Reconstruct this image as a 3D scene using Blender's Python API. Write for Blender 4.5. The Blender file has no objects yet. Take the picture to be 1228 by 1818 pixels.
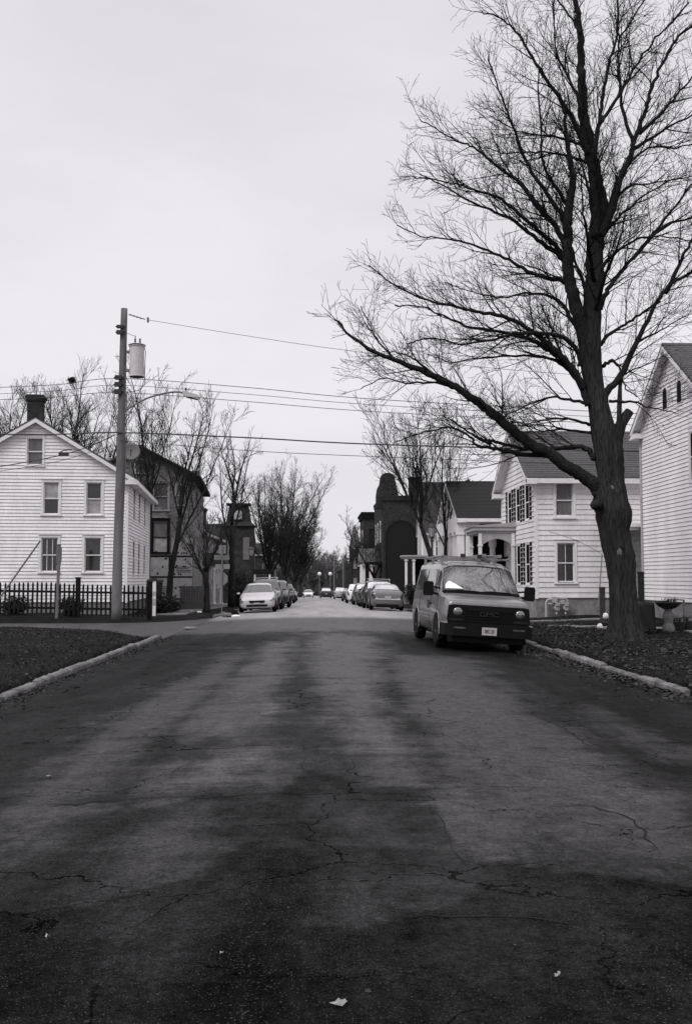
import bpy, math, random
import numpy as np
from mathutils import Vector, Matrix
R = math.radians
SC = bpy.context.scene
COL = SC.collection

# ------------------------------------------------------------------ camera
EYE = Vector((0, 0, 1.70))
YAW, PITCH, FPX = R(1.88), R(3.78), 1800.0
cam_d = bpy.data.cameras.new('camera')
cam = bpy.data.objects.new('camera', cam_d); COL.objects.link(cam)
cam_d.sensor_fit = 'AUTO'; cam_d.sensor_width = 36.0
cam_d.lens = 36.0 * FPX / 1818.0
cam_d.clip_start = 0.1; cam_d.clip_end = 3000
cam.location = EYE
cam.rotation_euler = (math.pi / 2 + PITCH, 0, -YAW)
SC.camera = cam
_F = Vector((math.sin(YAW) * math.cos(PITCH), math.cos(YAW) * math.cos(PITCH), math.sin(PITCH)))
_R = Vector((math.cos(YAW), -math.sin(YAW), 0)); _U = _R.cross(_F)
def ray(px, py): return _F * FPX + _R * (px - 614) + _U * (909 - py)
def P(px, py, Y):                      # measured photo pixel -> point in the place at distance Y up the street
    d = ray(px, py); return EYE + d * (Y / d.y)
def G(px, py, z=0.0):                  # measured photo pixel -> point on the level z
    d = ray(px, py); return EYE + d * ((z - EYE.z) / d.z)

# ------------------------------------------------------------------ light: bright overcast
w = bpy.data.worlds.new('World'); SC.world = w; w.use_nodes = True
nt = w.node_tree; nt.nodes.clear(); N = nt.nodes.new; K = nt.links.new
SUN_EL, SUN_AZ = R(47), R(224)
sky = N('ShaderNodeTexSky'); sky.sky_type = 'NISHITA'; sky.sun_disc = False
sky.sun_elevation = SUN_EL; sky.sun_rotation = SUN_AZ; sky.air_density = 1.0; sky.dust_density = 2.0
bw = N('ShaderNodeRGBToBW'); K(sky.outputs[0], bw.inputs[0])
tc = N('ShaderNodeTexCoord'); sep = N('ShaderNodeSeparateXYZ'); K(tc.outputs['Generated'], sep.inputs[0])
el = N('ShaderNodeMapRange'); el.interpolation_type = 'SMOOTHSTEP'          # thin cloud is brightest overhead
for i, v in ((1, 0.48), (2, 0.92), (3, 7.25), (4, 14.3)): el.inputs[i].default_value = v
K(sep.outputs[2], el.inputs[0])
mp = N('ShaderNodeMapping'); mp.inputs['Scale'].default_value = (1.0, 1.0, 2.6); K(tc.outputs['Generated'], mp.inputs[0])
no = N('ShaderNodeTexNoise'); no.inputs['Scale'].default_value = 1.7; no.inputs['Detail'].default_value = 5; no.inputs['Roughness'].default_value = 0.55
K(mp.outputs[0], no.inputs['Vector'])
cl = N('ShaderNodeMapRange'); K(no.outputs[0], cl.inputs[0])
for i, v in ((1, 0.30), (2, 0.68), (3, 0.86), (4, 1.07)): cl.inputs[i].default_value = v
mu = N('ShaderNodeMath'); mu.operation = 'MULTIPLY'; K(el.outputs[0], mu.inputs[0]); K(cl.outputs[0], mu.inputs[1])
mx = N('ShaderNodeMix'); mx.data_type = 'FLOAT'; mx.inputs[0].default_value = 0.93
K(bw.outputs[0], mx.inputs[2]); K(mu.outputs[0], mx.inputs[3])
tint = N('ShaderNodeMix'); tint.data_type = 'RGBA'; tint.blend_type = 'MULTIPLY'; tint.inputs[0].default_value = 1
K(mx.outputs[0], tint.inputs[6]); tint.inputs[7].default_value = (1.0, 0.975, 1.025, 1)
bg = N('ShaderNodeBackground'); bg.inputs[1].default_value = 0.115; K(tint.outputs[2], bg.inputs[0])
ow = N('ShaderNodeOutputWorld'); K(bg.outputs[0], ow.inputs[0])
sl = bpy.data.lights.new('sun', 'SUN'); sl.energy = 1.7; sl.angle = R(25); sl.color = (1.0, 0.98, 0.97)
so = bpy.data.objects.new('sun', sl); COL.objects.link(so)
_sd = Vector((math.sin(SUN_AZ) * math.cos(SUN_EL), math.cos(SUN_AZ) * math.cos(SUN_EL), math.sin(SUN_EL)))
so.rotation_euler = _sd.to_track_quat('Z', 'Y').to_euler()
SC.view_settings.view_transform = 'Standard'; SC.view_settings.look = 'None'
SC.view_settings.exposure = 0; SC.view_settings.gamma = 1
SC.render.engine = 'CYCLES'; SC.cycles.max_bounces = 6; SC.cycles.use_denoising = True

# ------------------------------------------------------------------ materials
MATS = {}
def mat(name, g, rough=0.75, spec=0.4, ns=None, amt=0.0, bump=0.0, bs=None, metal=0.0, ior=None, stretch=(1, 1, 1), tintc=(1.0, 0.97, 0.985), ns2=None, amt2=0.0, world=False, coat=0.0):
    m = bpy.data.materials.new(name); m.use_nodes = True; t = m.node_tree; b = t.nodes['Principled BSDF']
    b.inputs['Roughness'].default_value = rough; b.inputs['Metallic'].default_value = metal
    b.inputs['Specular IOR Level'].default_value = spec; b.inputs['Coat Weight'].default_value = coat
    b.inputs['Coat Roughness'].default_value = 0.06
    if ior: b.inputs['IOR'].default_value = ior
    c = (g * tintc[0], g * tintc[1], g * tintc[2], 1)
    b.inputs['Base Color'].default_value = c
    if ns or bump:
        if world: co = t.nodes.new('ShaderNodeNewGeometry').outputs['Position']
        else: co = t.nodes.new('ShaderNodeTexCoord').outputs['Object']
        mpn = t.nodes.new('ShaderNodeMapping'); mpn.inputs['Scale'].default_value = stretch; t.links.new(co, mpn.inputs[0])
        fac = None
        for s, a in ((ns, amt), (ns2, amt2)):
            if not s: continue
            n = t.nodes.new('ShaderNodeTexNoise'); n.inputs['Scale'].default_value = s; n.inputs['Detail'].default_value = 6; n.inputs['Roughness'].default_value = 0.65
            t.links.new(mpn.outputs[0], n.inputs['Vector'])
            r = t.nodes.new('ShaderNodeMapRange'); r.inputs[1].default_value = 0.3; r.inputs[2].default_value = 0.7
            r.inputs[3].default_value = 1 - a; r.inputs[4].default_value = 1 + a; t.links.new(n.outputs[0], r.inputs[0])
            if fac is None: fac = r.outputs[0]
            else:
                q = t.nodes.new('ShaderNodeMath'); q.operation = 'MULTIPLY'; t.links.new(fac, q.inputs[0]); t.links.new(r.outputs[0], q.inputs[1]); fac = q.outputs[0]
        if fac is not None:
            k = t.nodes.new('ShaderNodeMix'); k.data_type = 'RGBA'; k.blend_type = 'MULTIPLY'; k.inputs[0].default_value = 1
            k.inputs[6].default_value = c; t.links.new(fac, k.inputs[7]); t.links.new(k.outputs[2], b.inputs['Base Color'])
        if bump:
            n = t.nodes.new('ShaderNodeTexNoise'); n.inputs['Scale'].default_value = bs or 30; n.inputs['Detail'].default_value = 5
            t.links.new(mpn.outputs[0], n.inputs['Vector'])
            bn = t.nodes.new('ShaderNodeBump'); bn.inputs['Strength'].default_value = bump; bn.inputs['Distance'].default_value = 0.02
            t.links.new(n.outputs[0], bn.inputs['Height']); t.links.new(bn.outputs[0], b.inputs['Normal'])
    MATS[name] = m; return m

siding = mat('white_siding', 0.78, 0.6, 0.3, 0.55, 0.14, ns2=7, amt2=0.09, stretch=(2.2, 2.2, .7))
shingle_e = mat('old_grey_shingle', 0.045, 0.95, 0.1, 9, 0.45, 0.5, 30)
siding_shade = mat('shaded_siding', 0.50, 0.7, 0.2, 0.6, 0.2, ns2=7, amt2=0.12)  # white siding greyed for the shade of trees in front
siding_b = mat('white_wide_siding', 0.70, 0.6, 0.3, 0.5, 0.16, ns2=8, amt2=0.10, stretch=(2.2, 2.2, .7))
siding_c = mat('vinyl_siding', 0.78, 0.5, 0.3, 0.45, 0.14, ns2=6, amt2=0.09, stretch=(2.2, 2.2, .6))
trimw = mat('white_trim', 0.72, 0.6, 0.3, 3, 0.1)
trimg = mat('grey_trim', 0.36, 0.7, 0.3, 3, 0.15)
trimd = mat('dark_trim', 0.014, 0.85, 0.06, 3, 0.2)
shingle = mat('roof_shingle', 0.08, 0.9, 0.2, 14, 0.32, 0.5, 30, ns2=1.2, amt2=0.2)
shingle_d = mat('dark_roof_shingle', 0.026, 0.92, 0.15, 16, 0.35, 0.5, 30)
brick = mat('dark_brick', 0.036, 0.95, 0.08, 3.5, 0.55, 0.6, 20, ns2=0.9, amt2=0.35, stretch=(1, 1, 2.2))
brick_l = mat('weathered_brick', 0.20, 0.9, 0.1, 4.5, 0.7, 0.6, 20, ns2=1.0, amt2=0.35, stretch=(1, 1, 2.5))
stone = mat('foundation_stone', 0.20, 0.9, 0.2, 5, 0.3, 0.5, 12, ns2=0.8, amt2=0.3)
wood_d = mat('dark_fence_wood', 0.014, 0.85, 0.1, 8, 0.4)
wood_g = mat('grey_weathered_wood', 0.085, 0.9, 0.15, 6, 0.35, 0.4, 30, stretch=(4, 4, 0.4))
pole_m = mat('utility_pole_wood', 0.145, 0.9, 0.15, 7, 0.4, 0.5, 24, stretch=(5, 5, 0.25), ns2=0.5, amt2=0.25)
galv = mat('galvanised_metal', 0.5, 0.45, 0.5, 6, 0.1)
dmetal = mat('dark_metal', 0.02, 0.5, 0.4)
mmetal = mat('mid_metal', 0.14, 0.5, 0.4)
bark = mat('tree_bark', 0.028, 0.95, 0.1, 8, 0.75, 1.0, 14, stretch=(3.2, 3.2, 0.45), ns2=1.1, amt2=0.45)
twig_m = mat('twig_bark', 0.010, 0.9, 0.1, 3, 0.3)
twig_f = mat('distant_twig_bark', 0.026, 0.95, 0.1, 0.6, 0.3)
limb_m = mat('limb_bark', 0.022, 0.95, 0.08, 8, 0.6, 0.8, 14, stretch=(2, 2, 2))  # bark darkened so limbs read as silhouettes above the lit trunk
rack_m = mat('rack_metal', 0.2, 0.5, 0.4, 6, 0.2)
cut_m = mat('cut_wood', 0.13, 0.9, 0.1, 14, 0.4)
glass_x = mat('dull_window_glass', 0.014, 0.6, 0.0, 2.5, 0.6)
glass_d = mat('window_glass', 0.02, 0.08, 0.5, 2.5, 0.5, ior=1.6)
shade_m = mat('window_shade', 0.13, 0.35, 0.4, 3.0, 0.35, stretch=(2.5, 2.5, 0.6))
shade_l = mat('pale_window_shade', 0.33, 0.5, 0.3, 4.0, 0.3)
car_glass = mat('car_glass', 0.02, 0.06, 0.5, 3.0, 0.3, ior=1.85)
car_glass_r = mat('sky_lit_glass', 0.62, 0.12, 0.5, 3.0, 0.2, metal=0.85)  # rear glass given a pale metallic base for the bright sky reflection
rubber = mat('rubber', 0.008, 0.9, 0.1)
plastic = mat('black_plastic', 0.006, 0.6, 0.12, 9, 0.2)
chrome = mat('chrome', 0.75, 0.18, 0.5, metal=1.0)
rim_m = mat('wheel_rim', 0.38, 0.35, 0.5, metal=0.7)
lens_m = mat('lamp_lens', 0.09, 0.06, 0.5, 14, 0.7, ior=2.2)
tail_m = mat('tail_lamp_lens', 0.03, 0.15, 0.5)
paint_s = mat('silver_car_paint', 0.50, 0.32, 0.5, coat=0.5)
paint_v = mat('grey_van_paint', 0.165, 0.34, 0.5, 1.6, 0.18, metal=0.25, coat=0.6, ns2=7, amt2=0.1)
paint_d = mat('dark_car_paint', 0.010, 0.3, 0.5, coat=0.6)
paint_m = mat('mid_grey_car_paint', 0.11, 0.3, 0.5, coat=0.6)
paint_w = mat('white_car_paint', 0.72, 0.3, 0.5, coat=0.5)
plate_m = mat('plate', 0.36, 0.5, 0.3, 40, 0.2)
concrete = mat('concrete', 0.17, 0.9, 0.2, 2.2, 0.3, 0.4, 40, world=True, ns2=14, amt2=0.2)
curb_m = mat('curb_stone', 0.15, 0.9, 0.1, 1.6, 0.65, 0.8, 30, world=True, ns2=18, amt2=0.3)
soil = mat('soil_and_dead_grass', 0.012, 0.95, 0.05, 0.9, 0.4, 1.0, 20, world=True, ns2=22, amt2=0.5)
leaf_m = mat('dead_leaf', 0.042, 0.9, 0.05, 9.0, 0.95, world=True)
grass_m = mat('dead_grass', 0.022, 0.9, 0.05, 1.1, 0.6, world=True)
white_p = mat('white_plastic', 0.8, 0.5, 0.4)
cloth_w = mat('white_paper', 0.85, 0.8, 0.2)
panel_m = mat('foil_sheathing', 0.30, 0.6, 0.3, 2.0, 0.2, ns2=13, amt2=0.25)
litter_m = mat('pale_litter', 0.26, 0.8, 0.2, 9, 0.4)
shrub_m = mat('shrub_leaf', 0.03, 0.8, 0.2, 3, 0.6)

# ------------------------------------------------------------------ mesh helpers
class MB:
    def __init__(s): s.v = []; s.f = []
    def quad(s, *pts):
        i = len(s.v); s.v += [tuple(p) for p in pts]; s.f.append(tuple(range(i, i + len(pts)))); return s
    def box(s, x0, x1, y0, y1, z0, z1, M=None):
        i = len(s.v); c = [Vector((x, y, z)) for z in (z0, z1) for y in (y0, y1) for x in (x0, x1)]
        if M is not None: c = [M @ p for p in c]
        s.v += [tuple(p) for p in c]
        s.f += [tuple(i + k for k in q) for q in ((0, 2, 3, 1), (4, 5, 7, 6), (0, 1, 5, 4), (2, 6, 7, 3), (0, 4, 6, 2), (1, 3, 7, 5))]; return s
    def bar(s, a, b, wx, wy, up=(0, 0, 1)):              # rectangular bar from a to b
        a = Vector(a); b = Vector(b); d = (b - a); L = d.length; d.normalize()
        u = Vector(up)
        if abs(d.dot(u)) > 0.98: u = Vector((0, 1, 0))
        x = d.cross(u).normalized(); y = x.cross(d)
        M = Matrix((x, d, y)).transposed().to_4x4(); M.translation = a
        return s.box(-wx / 2, wx / 2, 0, L, -wy / 2, wy / 2, M)
    def tube(s, pts, rad, n=8, cap=True, jit=None):
        k = len(pts); i0 = len(s.v)
        if not hasattr(rad, '__len__'): rad = [rad] * k
        pu = None
        for j in range(k):
            p = pts[j]; a = pts[max(j - 1, 0)]; b = pts[min(j + 1, k - 1)]
            dx, dy, dz = b[0] - a[0], b[1] - a[1], b[2] - a[2]
            l = math.sqrt(dx * dx + dy * dy + dz * dz) or 1; dx /= l; dy /= l; dz /= l
            if pu is None:
                ux, uy, uz = (0, 0, 1) if abs(dz) < 0.9 else (0, -1, 0)
            else: ux, uy, uz = pu
            q = ux * dx + uy * dy + uz * dz; ux -= q * dx; uy -= q * dy; uz -= q * dz
            l = math.sqrt(ux * ux + uy * uy + uz * uz) or 1; ux /= l; uy /= l; uz /= l; pu = (ux, uy, uz)
            wx, wy, wz = dy * uz - dz * uy, dz * ux - dx * uz, dx * uy - dy * ux
            for m in range(n):
                t = 2 * math.pi * m / n; r = rad[j]
                if jit: r *= jit(j, t)
                c, e = math.cos(t) * r, math.sin(t) * r
                s.v.append((p[0] + ux * c + wx * e, p[1] + uy * c + wy * e, p[2] + uz * c + wz * e))
        for j in range(k - 1):
            for m in range(n):
                a = i0 + j * n + m; b = i0 + j * n + (m + 1) % n
                s.f.append((a, b, b + n, a + n))
        if cap and n > 2:
            s.f.append(tuple(i0 + m for m in range(n))[::-1]); s.f.append(tuple(i0 + (k - 1) * n + m for m in range(n)))
        return s
    def lathe(s, prof, n=16, c=(0, 0, 0), axis='z', cap=True):
        i0 = len(s.v)
        for r, h in prof:
            for m in range(n):
                t = 2 * math.pi * m / n; a, b = r * math.cos(t), r * math.sin(t)
                q = (a, b, h) if axis == 'z' else ((h, a, b) if axis == 'x' else (a, h, b))
                s.v.append((c[0] + q[0], c[1] + q[1], c[2] + q[2]))
        for j in range(len(prof) - 1):
            for m in range(n):
                a = i0 + j * n + m; b = i0 + j * n + (m + 1) % n; s.f.append((a, b, b + n, a + n))
        if cap:
            s.f.append(tuple(i0 + m for m in range(n))[::-1]); s.f.append(tuple(i0 + (len(prof) - 1) * n + m for m in range(n)))
        return s
    def prism(s, poly, h0, h1, fn):                      # fn(a, b, h) -> point
        n = len(poly); i = len(s.v)
        s.v += [tuple(fn(a, b, h0)) for a, b in poly] + [tuple(fn(a, b, h1)) for a, b in poly]
        s.f.append(tuple(range(i, i + n))[::-1]); s.f.append(tuple(range(i + n, i + 2 * n)))
        for k in range(n): s.f.append((i + k, i + (k + 1) % n, i + n + (k + 1) % n, i + n + k))
        return s
    def build(s, name, m, parent=None, smooth=False, loc=None, fix=True):
        me = bpy.data.meshes.new(name); me.from_pydata(s.v, [], s.f); me.update()
        if fix and len(s.f) < 60000:
            import bmesh
            bm = bmesh.new(); bm.from_mesh(me); bmesh.ops.recalc_face_normals(bm, faces=bm.faces); bm.to_mesh(me); bm.free()
        if smooth: me.shade_smooth()
        me.materials.append(m)
        o = bpy.data.objects.new(name, me); COL.objects.link(o)
        if parent is not None: o.parent = parent
        if loc: o.location = loc
        return o
def tag(o, label, cat, group=None):
    o['label'] = label; o['category'] = cat
    if group: o['group'] = group
    return o
def thing(name, label, cat, loc=(0, 0, 0), rz=0.0, group=None, rot=None):
    o = bpy.data.objects.new(name, None); COL.objects.link(o); o.empty_display_size = 0.3
    o.location = loc; o.rotation_euler = rot if rot else (0, 0, rz); return tag(o, label, cat, group)
def struct(o, kind='structure'): o['kind'] = kind; return o
def ico(mb, c, r, sq=(1, 1, 1), rng=None, jit=0.0, nu=8, nv=5):
    i0 = len(mb.v)
    for a in range(nv + 1):
        ph = math.pi * a / nv
        for b in range(nu):
            th = 2 * math.pi * b / nu; q = 1 + (rng.uniform(-jit, jit) if rng else 0)
            mb.v.append((c[0] + r * sq[0] * q * math.sin(ph) * math.cos(th), c[1] + r * sq[1] * q * math.sin(ph) * math.sin(th), c[2] + r * sq[2] * q * math.cos(ph)))
    for a in range(nv):
        for b in range(nu):
            mb.f.append((i0 + a * nu + b, i0 + a * nu + (b + 1) % nu, i0 + (a + 1) * nu + (b + 1) % nu, i0 + (a + 1) * nu + b))
def text_mesh(s, size, name, m, parent, M, depth=0.004, shear=0.0, bold=0.0):
    cu = bpy.data.curves.new(name, 'FONT'); cu.body = s; cu.size = size; cu.align_x = 'CENTER'; cu.align_y = 'CENTER'
    cu.extrude = depth; cu.shear = shear; cu.offset = bold; cu.resolution_u = 3
    t = bpy.data.objects.new('tmp', cu); me = bpy.data.meshes.new_from_object(t)
    bpy.data.objects.remove(t); bpy.data.curves.remove(cu)
    me.name = name; me.transform(M); me.materials.append(m)
    o = bpy.data.objects.new(name, me); COL.objects.link(o); o.parent = parent; return o
def _ss(a, b, x):
    t = min(1, max(0, (x - a) / (b - a))); return t * t * (3 - 2 * t)
def zroad(y):                                            # the street falls away beyond the corner
    if y < 42: return 0.0
    t = y - 42; f = min(1, max(0, (y - 330) / 330))
    return -0.0135 * (t * t / 24 if t < 12 else min(t, 320) - 6) - 0.00002 * max(0, min(y, 362) - 230) ** 2 + 12 * f * f * (3 - 2 * f)
XL, XR = -4.28, 5.43
def crown(x): u = (x - 0.58) / 4.86; return 0.15 * (1 - min(1, u * u))

# ------------------------------------------------------------------ ground, road, kerbs
CROSS = [(XL + .02, 28.9), (-4.9, 30.3), (-6.2, 31.3), (-8.5, 31.8), (-60, 31.6), (-60, 39.2), (-8.0, 39.6), (-6.0, 40.6), (-4.9, 42.6), (XL + .02, 45.2)]
def poly_dist(poly, x, y):                               # signed: negative inside
    ins = False; dm = 1e9; n = len(poly)
    for i in range(n):
        x0, y0 = poly[i]; x1, y1 = poly[(i + 1) % n]
        if (y0 > y) != (y1 > y) and x < (x1 - x0) * (y - y0) / (y1 - y0) + x0: ins = not ins
        dx, dy = x1 - x0, y1 - y0; t = max(0, min(1, ((x - x0) * dx + (y - y0) * dy) / (dx * dx + dy * dy)))
        dm = min(dm, math.hypot(x - x0 - t * dx, y - y0 - t * dy))
    return -dm if ins else dm
rngg = random.Random(3)
def ground_h(x, y):
    z = zroad(y)
    if XL - .12 < x < XR + .10: return z - 0.10
    if x < 0:
        a = XL - .15 - x
        h = 0.10 + 0.16 * _ss(0, 3.0, a) + (0.05 * _ss(4, 9, a))
        if y > 38: h = 0.11 + 0.12 * _ss(3.0, 8, a)
        if 24 < y < 50 and x > -62:
            d = poly_dist(CROSS, x, y)
            h = (h + 0.06) * _ss(0.02, 1.1, d) - 0.06 if d > 0 else -0.06
        return z + h
    a = x - XR - .13
    h = 0.10 + 0.10 * _ss(0.2, 3.0, a) + 0.10 * _ss(3, 6, a)
    if y < 14.9: h = h * _ss(13.2, 14.9, y) - 0.04 * (1 - _ss(13.2, 14.9, y)) * (1 if a < 6 else 1)
    return z + h
def uneven(x, y):
    if XL - .4 < x < XR + .4: return 0
    if x < 0 and 28 < y < 46 and poly_dist(CROSS, x, y) < 0.3: return 0
    return 0.018 * (math.sin(x * 2.1 + 1.3 * math.sin(y * .9)) + math.sin(y * 1.7 + x * .6)) * min(1, max(0, 60 - y) / 20)
def zg(x, y): return ground_h(x, y) + uneven(x, y)
def ground_z(x, y): return zroad(y) + crown(x) if XL < x < XR else zg(x, y)

xs = [-700, -300, -150, -90, -60, -40, -30, -24] + [-20 + .5 * i for i in range(20)] + [-10 + .25 * i for i in range(22)] + [XL - .16, XL - .10, XL + .6, 0, XR - .6, XR + .09, XR + .14] + [5.75 + .25 * i for i in range(38)] + [15.5 + i for i in range(10)] + [28, 34, 45, 60, 90, 150, 300, 700]
ys = [-40, -20, -10, -4, 0] + [2 + .5 * i for i in range(44)] + [24 + .25 * i for i in range(100)] + [49 + 1.0 * i for i in range(30)] + [80 + 5 * i for i in range(30)] + [240 + 20 * i for i in range(10)] + [480, 560, 700, 1000]
g = MB(); g.v = [(x, y, zg(x, y)) for y in ys for x in xs]; nx = len(xs)
g.f = [(j * nx + i, j * nx + i + 1, (j + 1) * nx + i + 1, (j + 1) * nx + i) for j in range(len(ys) - 1) for i in range(nx - 1)]
struct(g.build('ground', soil, smooth=True, fix=False))

# worn patches of the road: (outline in photo pixels projected to the road, tone); near tones darkened for light falloff
PATCH = [
 ([(285, 1410), (340, 1362), (430, 1332), (468, 1342), (462, 1395), (395, 1412)], 1.15),
 ([(0, 1530), (0, 1430), (100, 1360), (180, 1290), (290, 1230), (430, 1150), (445, 1160), (380, 1240), (280, 1300), (200, 1385), (160, 1440), (90, 1500)], .62),
 ([(345, 1268), (470, 1152), (540, 1125), (505, 1200), (490, 1250), (455, 1300), (350, 1320)], .85),
 ([(545, 1110), (660, 1110), (685, 1200), (695, 1270), (735, 1330), (740, 1400), (665, 1395), (625, 1330), (595, 1250), (556, 1200)], .95),
 ([(690, 1165), (835, 1165), (905, 1225), (1005, 1310), (1130, 1390), (1240, 1440), (1240, 1560), (1000, 1535), (860, 1515), (770, 1440), (815, 1400), (770, 1330), (715, 1260)], .8),
 ([(655, 1545), (800, 1530), (845, 1600), (760, 1640), (640, 1640)], .42),
 ([(235, 1500), (380, 1422), (385, 1478), (330, 1560), (170, 1600)], .5),
 ([(1030, 1265), (1060, 1262), (1150, 1305), (1130, 1318)], .45),
 ([(1150, 1330), (1240, 1330), (1240, 1352), (1170, 1350)], .45),
 ([(560, 1420), (740, 1420), (770, 1500), (700, 1540), (560, 1480)], .35),
 ([(900, 1580), (1240, 1620), (1240, 1818), (560, 1818), (640, 1700)], .16),
 ([(150, 1640), (420, 1560), (480, 1600), (300, 1720)], .14),
]
WP = []
for poly, tone in PATCH:
    q = [G(a, b, 0.1) for a, b in poly]; WP.append((np.array([(p.x, p.y) for p in q]), tone))
def np_poly(poly, X, Y):
    ins = np.zeros(X.shape, bool); dm = np.full(X.shape, 1e9); n = len(poly)
    for i in range(n):
        x0, y0 = poly[i]; x1, y1 = poly[(i + 1) % n]
        if y0 != y1: ins ^= ((y0 > Y) != (y1 > Y)) & (X < (x1 - x0) * (Y - y0) / (y1 - y0) + x0)
        dx, dy = x1 - x0, y1 - y0; t = np.clip(((X - x0) * dx + (Y - y0) * dy) / (dx * dx + dy * dy + 1e-9), 0, 1)
        dm = np.minimum(dm, np.hypot(X - x0 - t * dx, (Y - y0 - t * dy) * .45))
    return np.where(ins, dm, -dm)
rx = np.linspace(XL, XR, 131)
ry = np.concatenate([np.array([-40, -15, -5, 0, 1.5]), np.geomspace(2.6, 60, 300), np.linspace(61, 120, 40), np.linspace(125, 352, 50)])
X, Y = np.meshgrid(rx, ry)
wear = np.zeros(X.shape)
tonef = np.full(X.shape, .5)
for poly, tone in WP:
    f = np.clip(0.5 + np_poly(poly, X, Y) / 2.0, 0, 1); tonef = np.where(f > wear, np.where(f > .25, tone, tonef), tonef); wear = np.maximum(wear, f)
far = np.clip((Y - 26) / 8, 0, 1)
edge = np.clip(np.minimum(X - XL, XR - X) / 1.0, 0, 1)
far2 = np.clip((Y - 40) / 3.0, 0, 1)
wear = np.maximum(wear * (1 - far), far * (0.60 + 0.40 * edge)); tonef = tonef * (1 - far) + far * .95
Z = np.array([[zroad(y) for _ in rx] for y in ry]) + 0.15 * (1 - np.minimum(1, ((X - 0.58) / 4.86) ** 2))
road_me = bpy.data.meshes.new('road'); nx = len(rx)
idx = np.arange(len(ry) * nx).reshape(len(ry), nx)
road_me.from_pydata(np.stack([X, Y, Z], -1).reshape(-1, 3).tolist(), [], np.stack([idx[:-1, :-1], idx[:-1, 1:], idx[1:, 1:], idx[1:, :-1]], -1).reshape(-1, 4).tolist())
road_me.attributes.new('wear', 'FLOAT', 'POINT').data.foreach_set('value', wear.reshape(-1).astype(np.float32))
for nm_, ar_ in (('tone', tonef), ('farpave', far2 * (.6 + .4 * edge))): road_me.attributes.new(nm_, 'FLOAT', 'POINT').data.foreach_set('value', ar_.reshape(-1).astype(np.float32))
road_me.shade_smooth()
def asphalt_mat(name, use_attr, const=0.6):
    m = bpy.data.materials.new(name); m.use_nodes = True; t = m.node_tree; b = t.nodes['Principled BSDF']; L = t.links.new
    def nd(k, **kw):
        n = t.nodes.new(k)
        for a, v in kw.items(): setattr(n, a, v)
        return n
    def mth(op, a, b2, clamp=False):
        n = nd('ShaderNodeMath', operation=op, use_clamp=clamp)
        for i, v in enumerate((a, b2)):
            if hasattr(v, 'is_linked'): L(v, n.inputs[i])
            else: n.inputs[i].default_value = v
        return n.outputs[0]
    def noise(scale, det, vec, rough=0.6):
        n = nd('ShaderNodeTexNoise'); n.inputs['Scale'].default_value = scale; n.inputs['Detail'].default_value = det; n.inputs['Roughness'].default_value = rough
        L(vec, n.inputs['Vector']); return n.outputs[0]
    def rng(v, a, b2, c, d, sm=False):
        n = nd('ShaderNodeMapRange'); n.interpolation_type = 'SMOOTHSTEP' if sm else 'LINEAR'
        L(v, n.inputs[0])
        for i, q in ((1, a), (2, b2), (3, c), (4, d)): n.inputs[i].default_value = q
        return n.outputs[0]
    pos = nd('ShaderNodeNewGeometry').outputs['Position']
    if use_attr:
        at = nd('ShaderNodeAttribute'); at.attribute_name = 'wear'; wv = at.outputs['Fac']
        at = nd('ShaderNodeAttribute'); at.attribute_name = 'tone'; tv = at.outputs['Fac']
        at = nd('ShaderNodeAttribute'); at.attribute_name = 'farpave'; far_t = at.outputs['Fac']
    else:
        v = nd('ShaderNodeValue'); v.outputs[0].default_value = .75; wv = tv = v.outputs[0]; v = nd('ShaderNodeValue'); v.outputs[0].default_value = const; far_t = v.outputs[0]
    mp = nd('ShaderNodeMapping'); mp.inputs['Scale'].default_value = (1.6, 0.55, 1); L(pos, mp.inputs[0])
    n1 = noise(1.0, 7, mp.outputs[0], 0.68)
    mpx = nd('ShaderNodeMapping'); mpx.inputs['Scale'].default_value = (.55, 2.6, 1); L(pos, mpx.inputs[0])
    n2 = noise(1.0, 6, mpx.outputs[0], 0.7)
    wv2 = mth('ADD', wv, mth('ADD', mth('MULTIPLY', mth('SUBTRACT', n1, 0.5), 0.75), mth('MULTIPLY', mth('SUBTRACT', n2, 0.5), 0.65)))
    tone = mth('ADD', mth('MULTIPLY', mth('ADD', mth('MULTIPLY', rng(wv2, 0.33, 0.72, 0.0, 1.0, True), 0.64), 0.18), tv), mth('MULTIPLY', rng(n1, .35, .7, 0., 1.), 0.10))
    mp2 = nd('ShaderNodeMapping'); mp2.inputs['Scale'].default_value = (1.1, 0.10, 1); L(pos, mp2.inputs[0])
    streak = rng(noise(1.0, 4, mp2.outputs[0]), 0.3, 0.7, 0.72, 1.25)
    fine = rng(noise(48, 5, pos, 0.85), 0.30, 0.70, 0.12, 2.0)
    grit = rng(noise(120, 0, pos, 0.5), 0.70, 0.80, 0.0, 1.0)

    blot = mth('MULTIPLY', rng(noise(4, 5, pos, 0.75), 0.3, 0.7, 0.72, 1.26), rng(noise(11, 6, pos, 0.95), 0.34, 0.66, 0.35, 1.75))
    vo = nd('ShaderNodeTexVoronoi'); vo.feature = 'DISTANCE_TO_EDGE'; vo.inputs['Scale'].default_value = 0.75
    dv = nd('ShaderNodeVectorMath', operation='ADD')
    nn = nd('ShaderNodeTexNoise'); nn.inputs['Scale'].default_value = 2.2; nn.inputs['Detail'].default_value = 4; nn.inputs['Roughness'].default_value = .55; L(pos, nn.inputs['Vector'])
    sc = nd('ShaderNodeVectorMath', operation='SCALE'); L(nn.outputs['Color'], sc.inputs[0]); sc.inputs['Scale'].default_value = 0.75
    L(pos, dv.inputs[0]); L(sc.outputs[0], dv.inputs[1])
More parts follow.
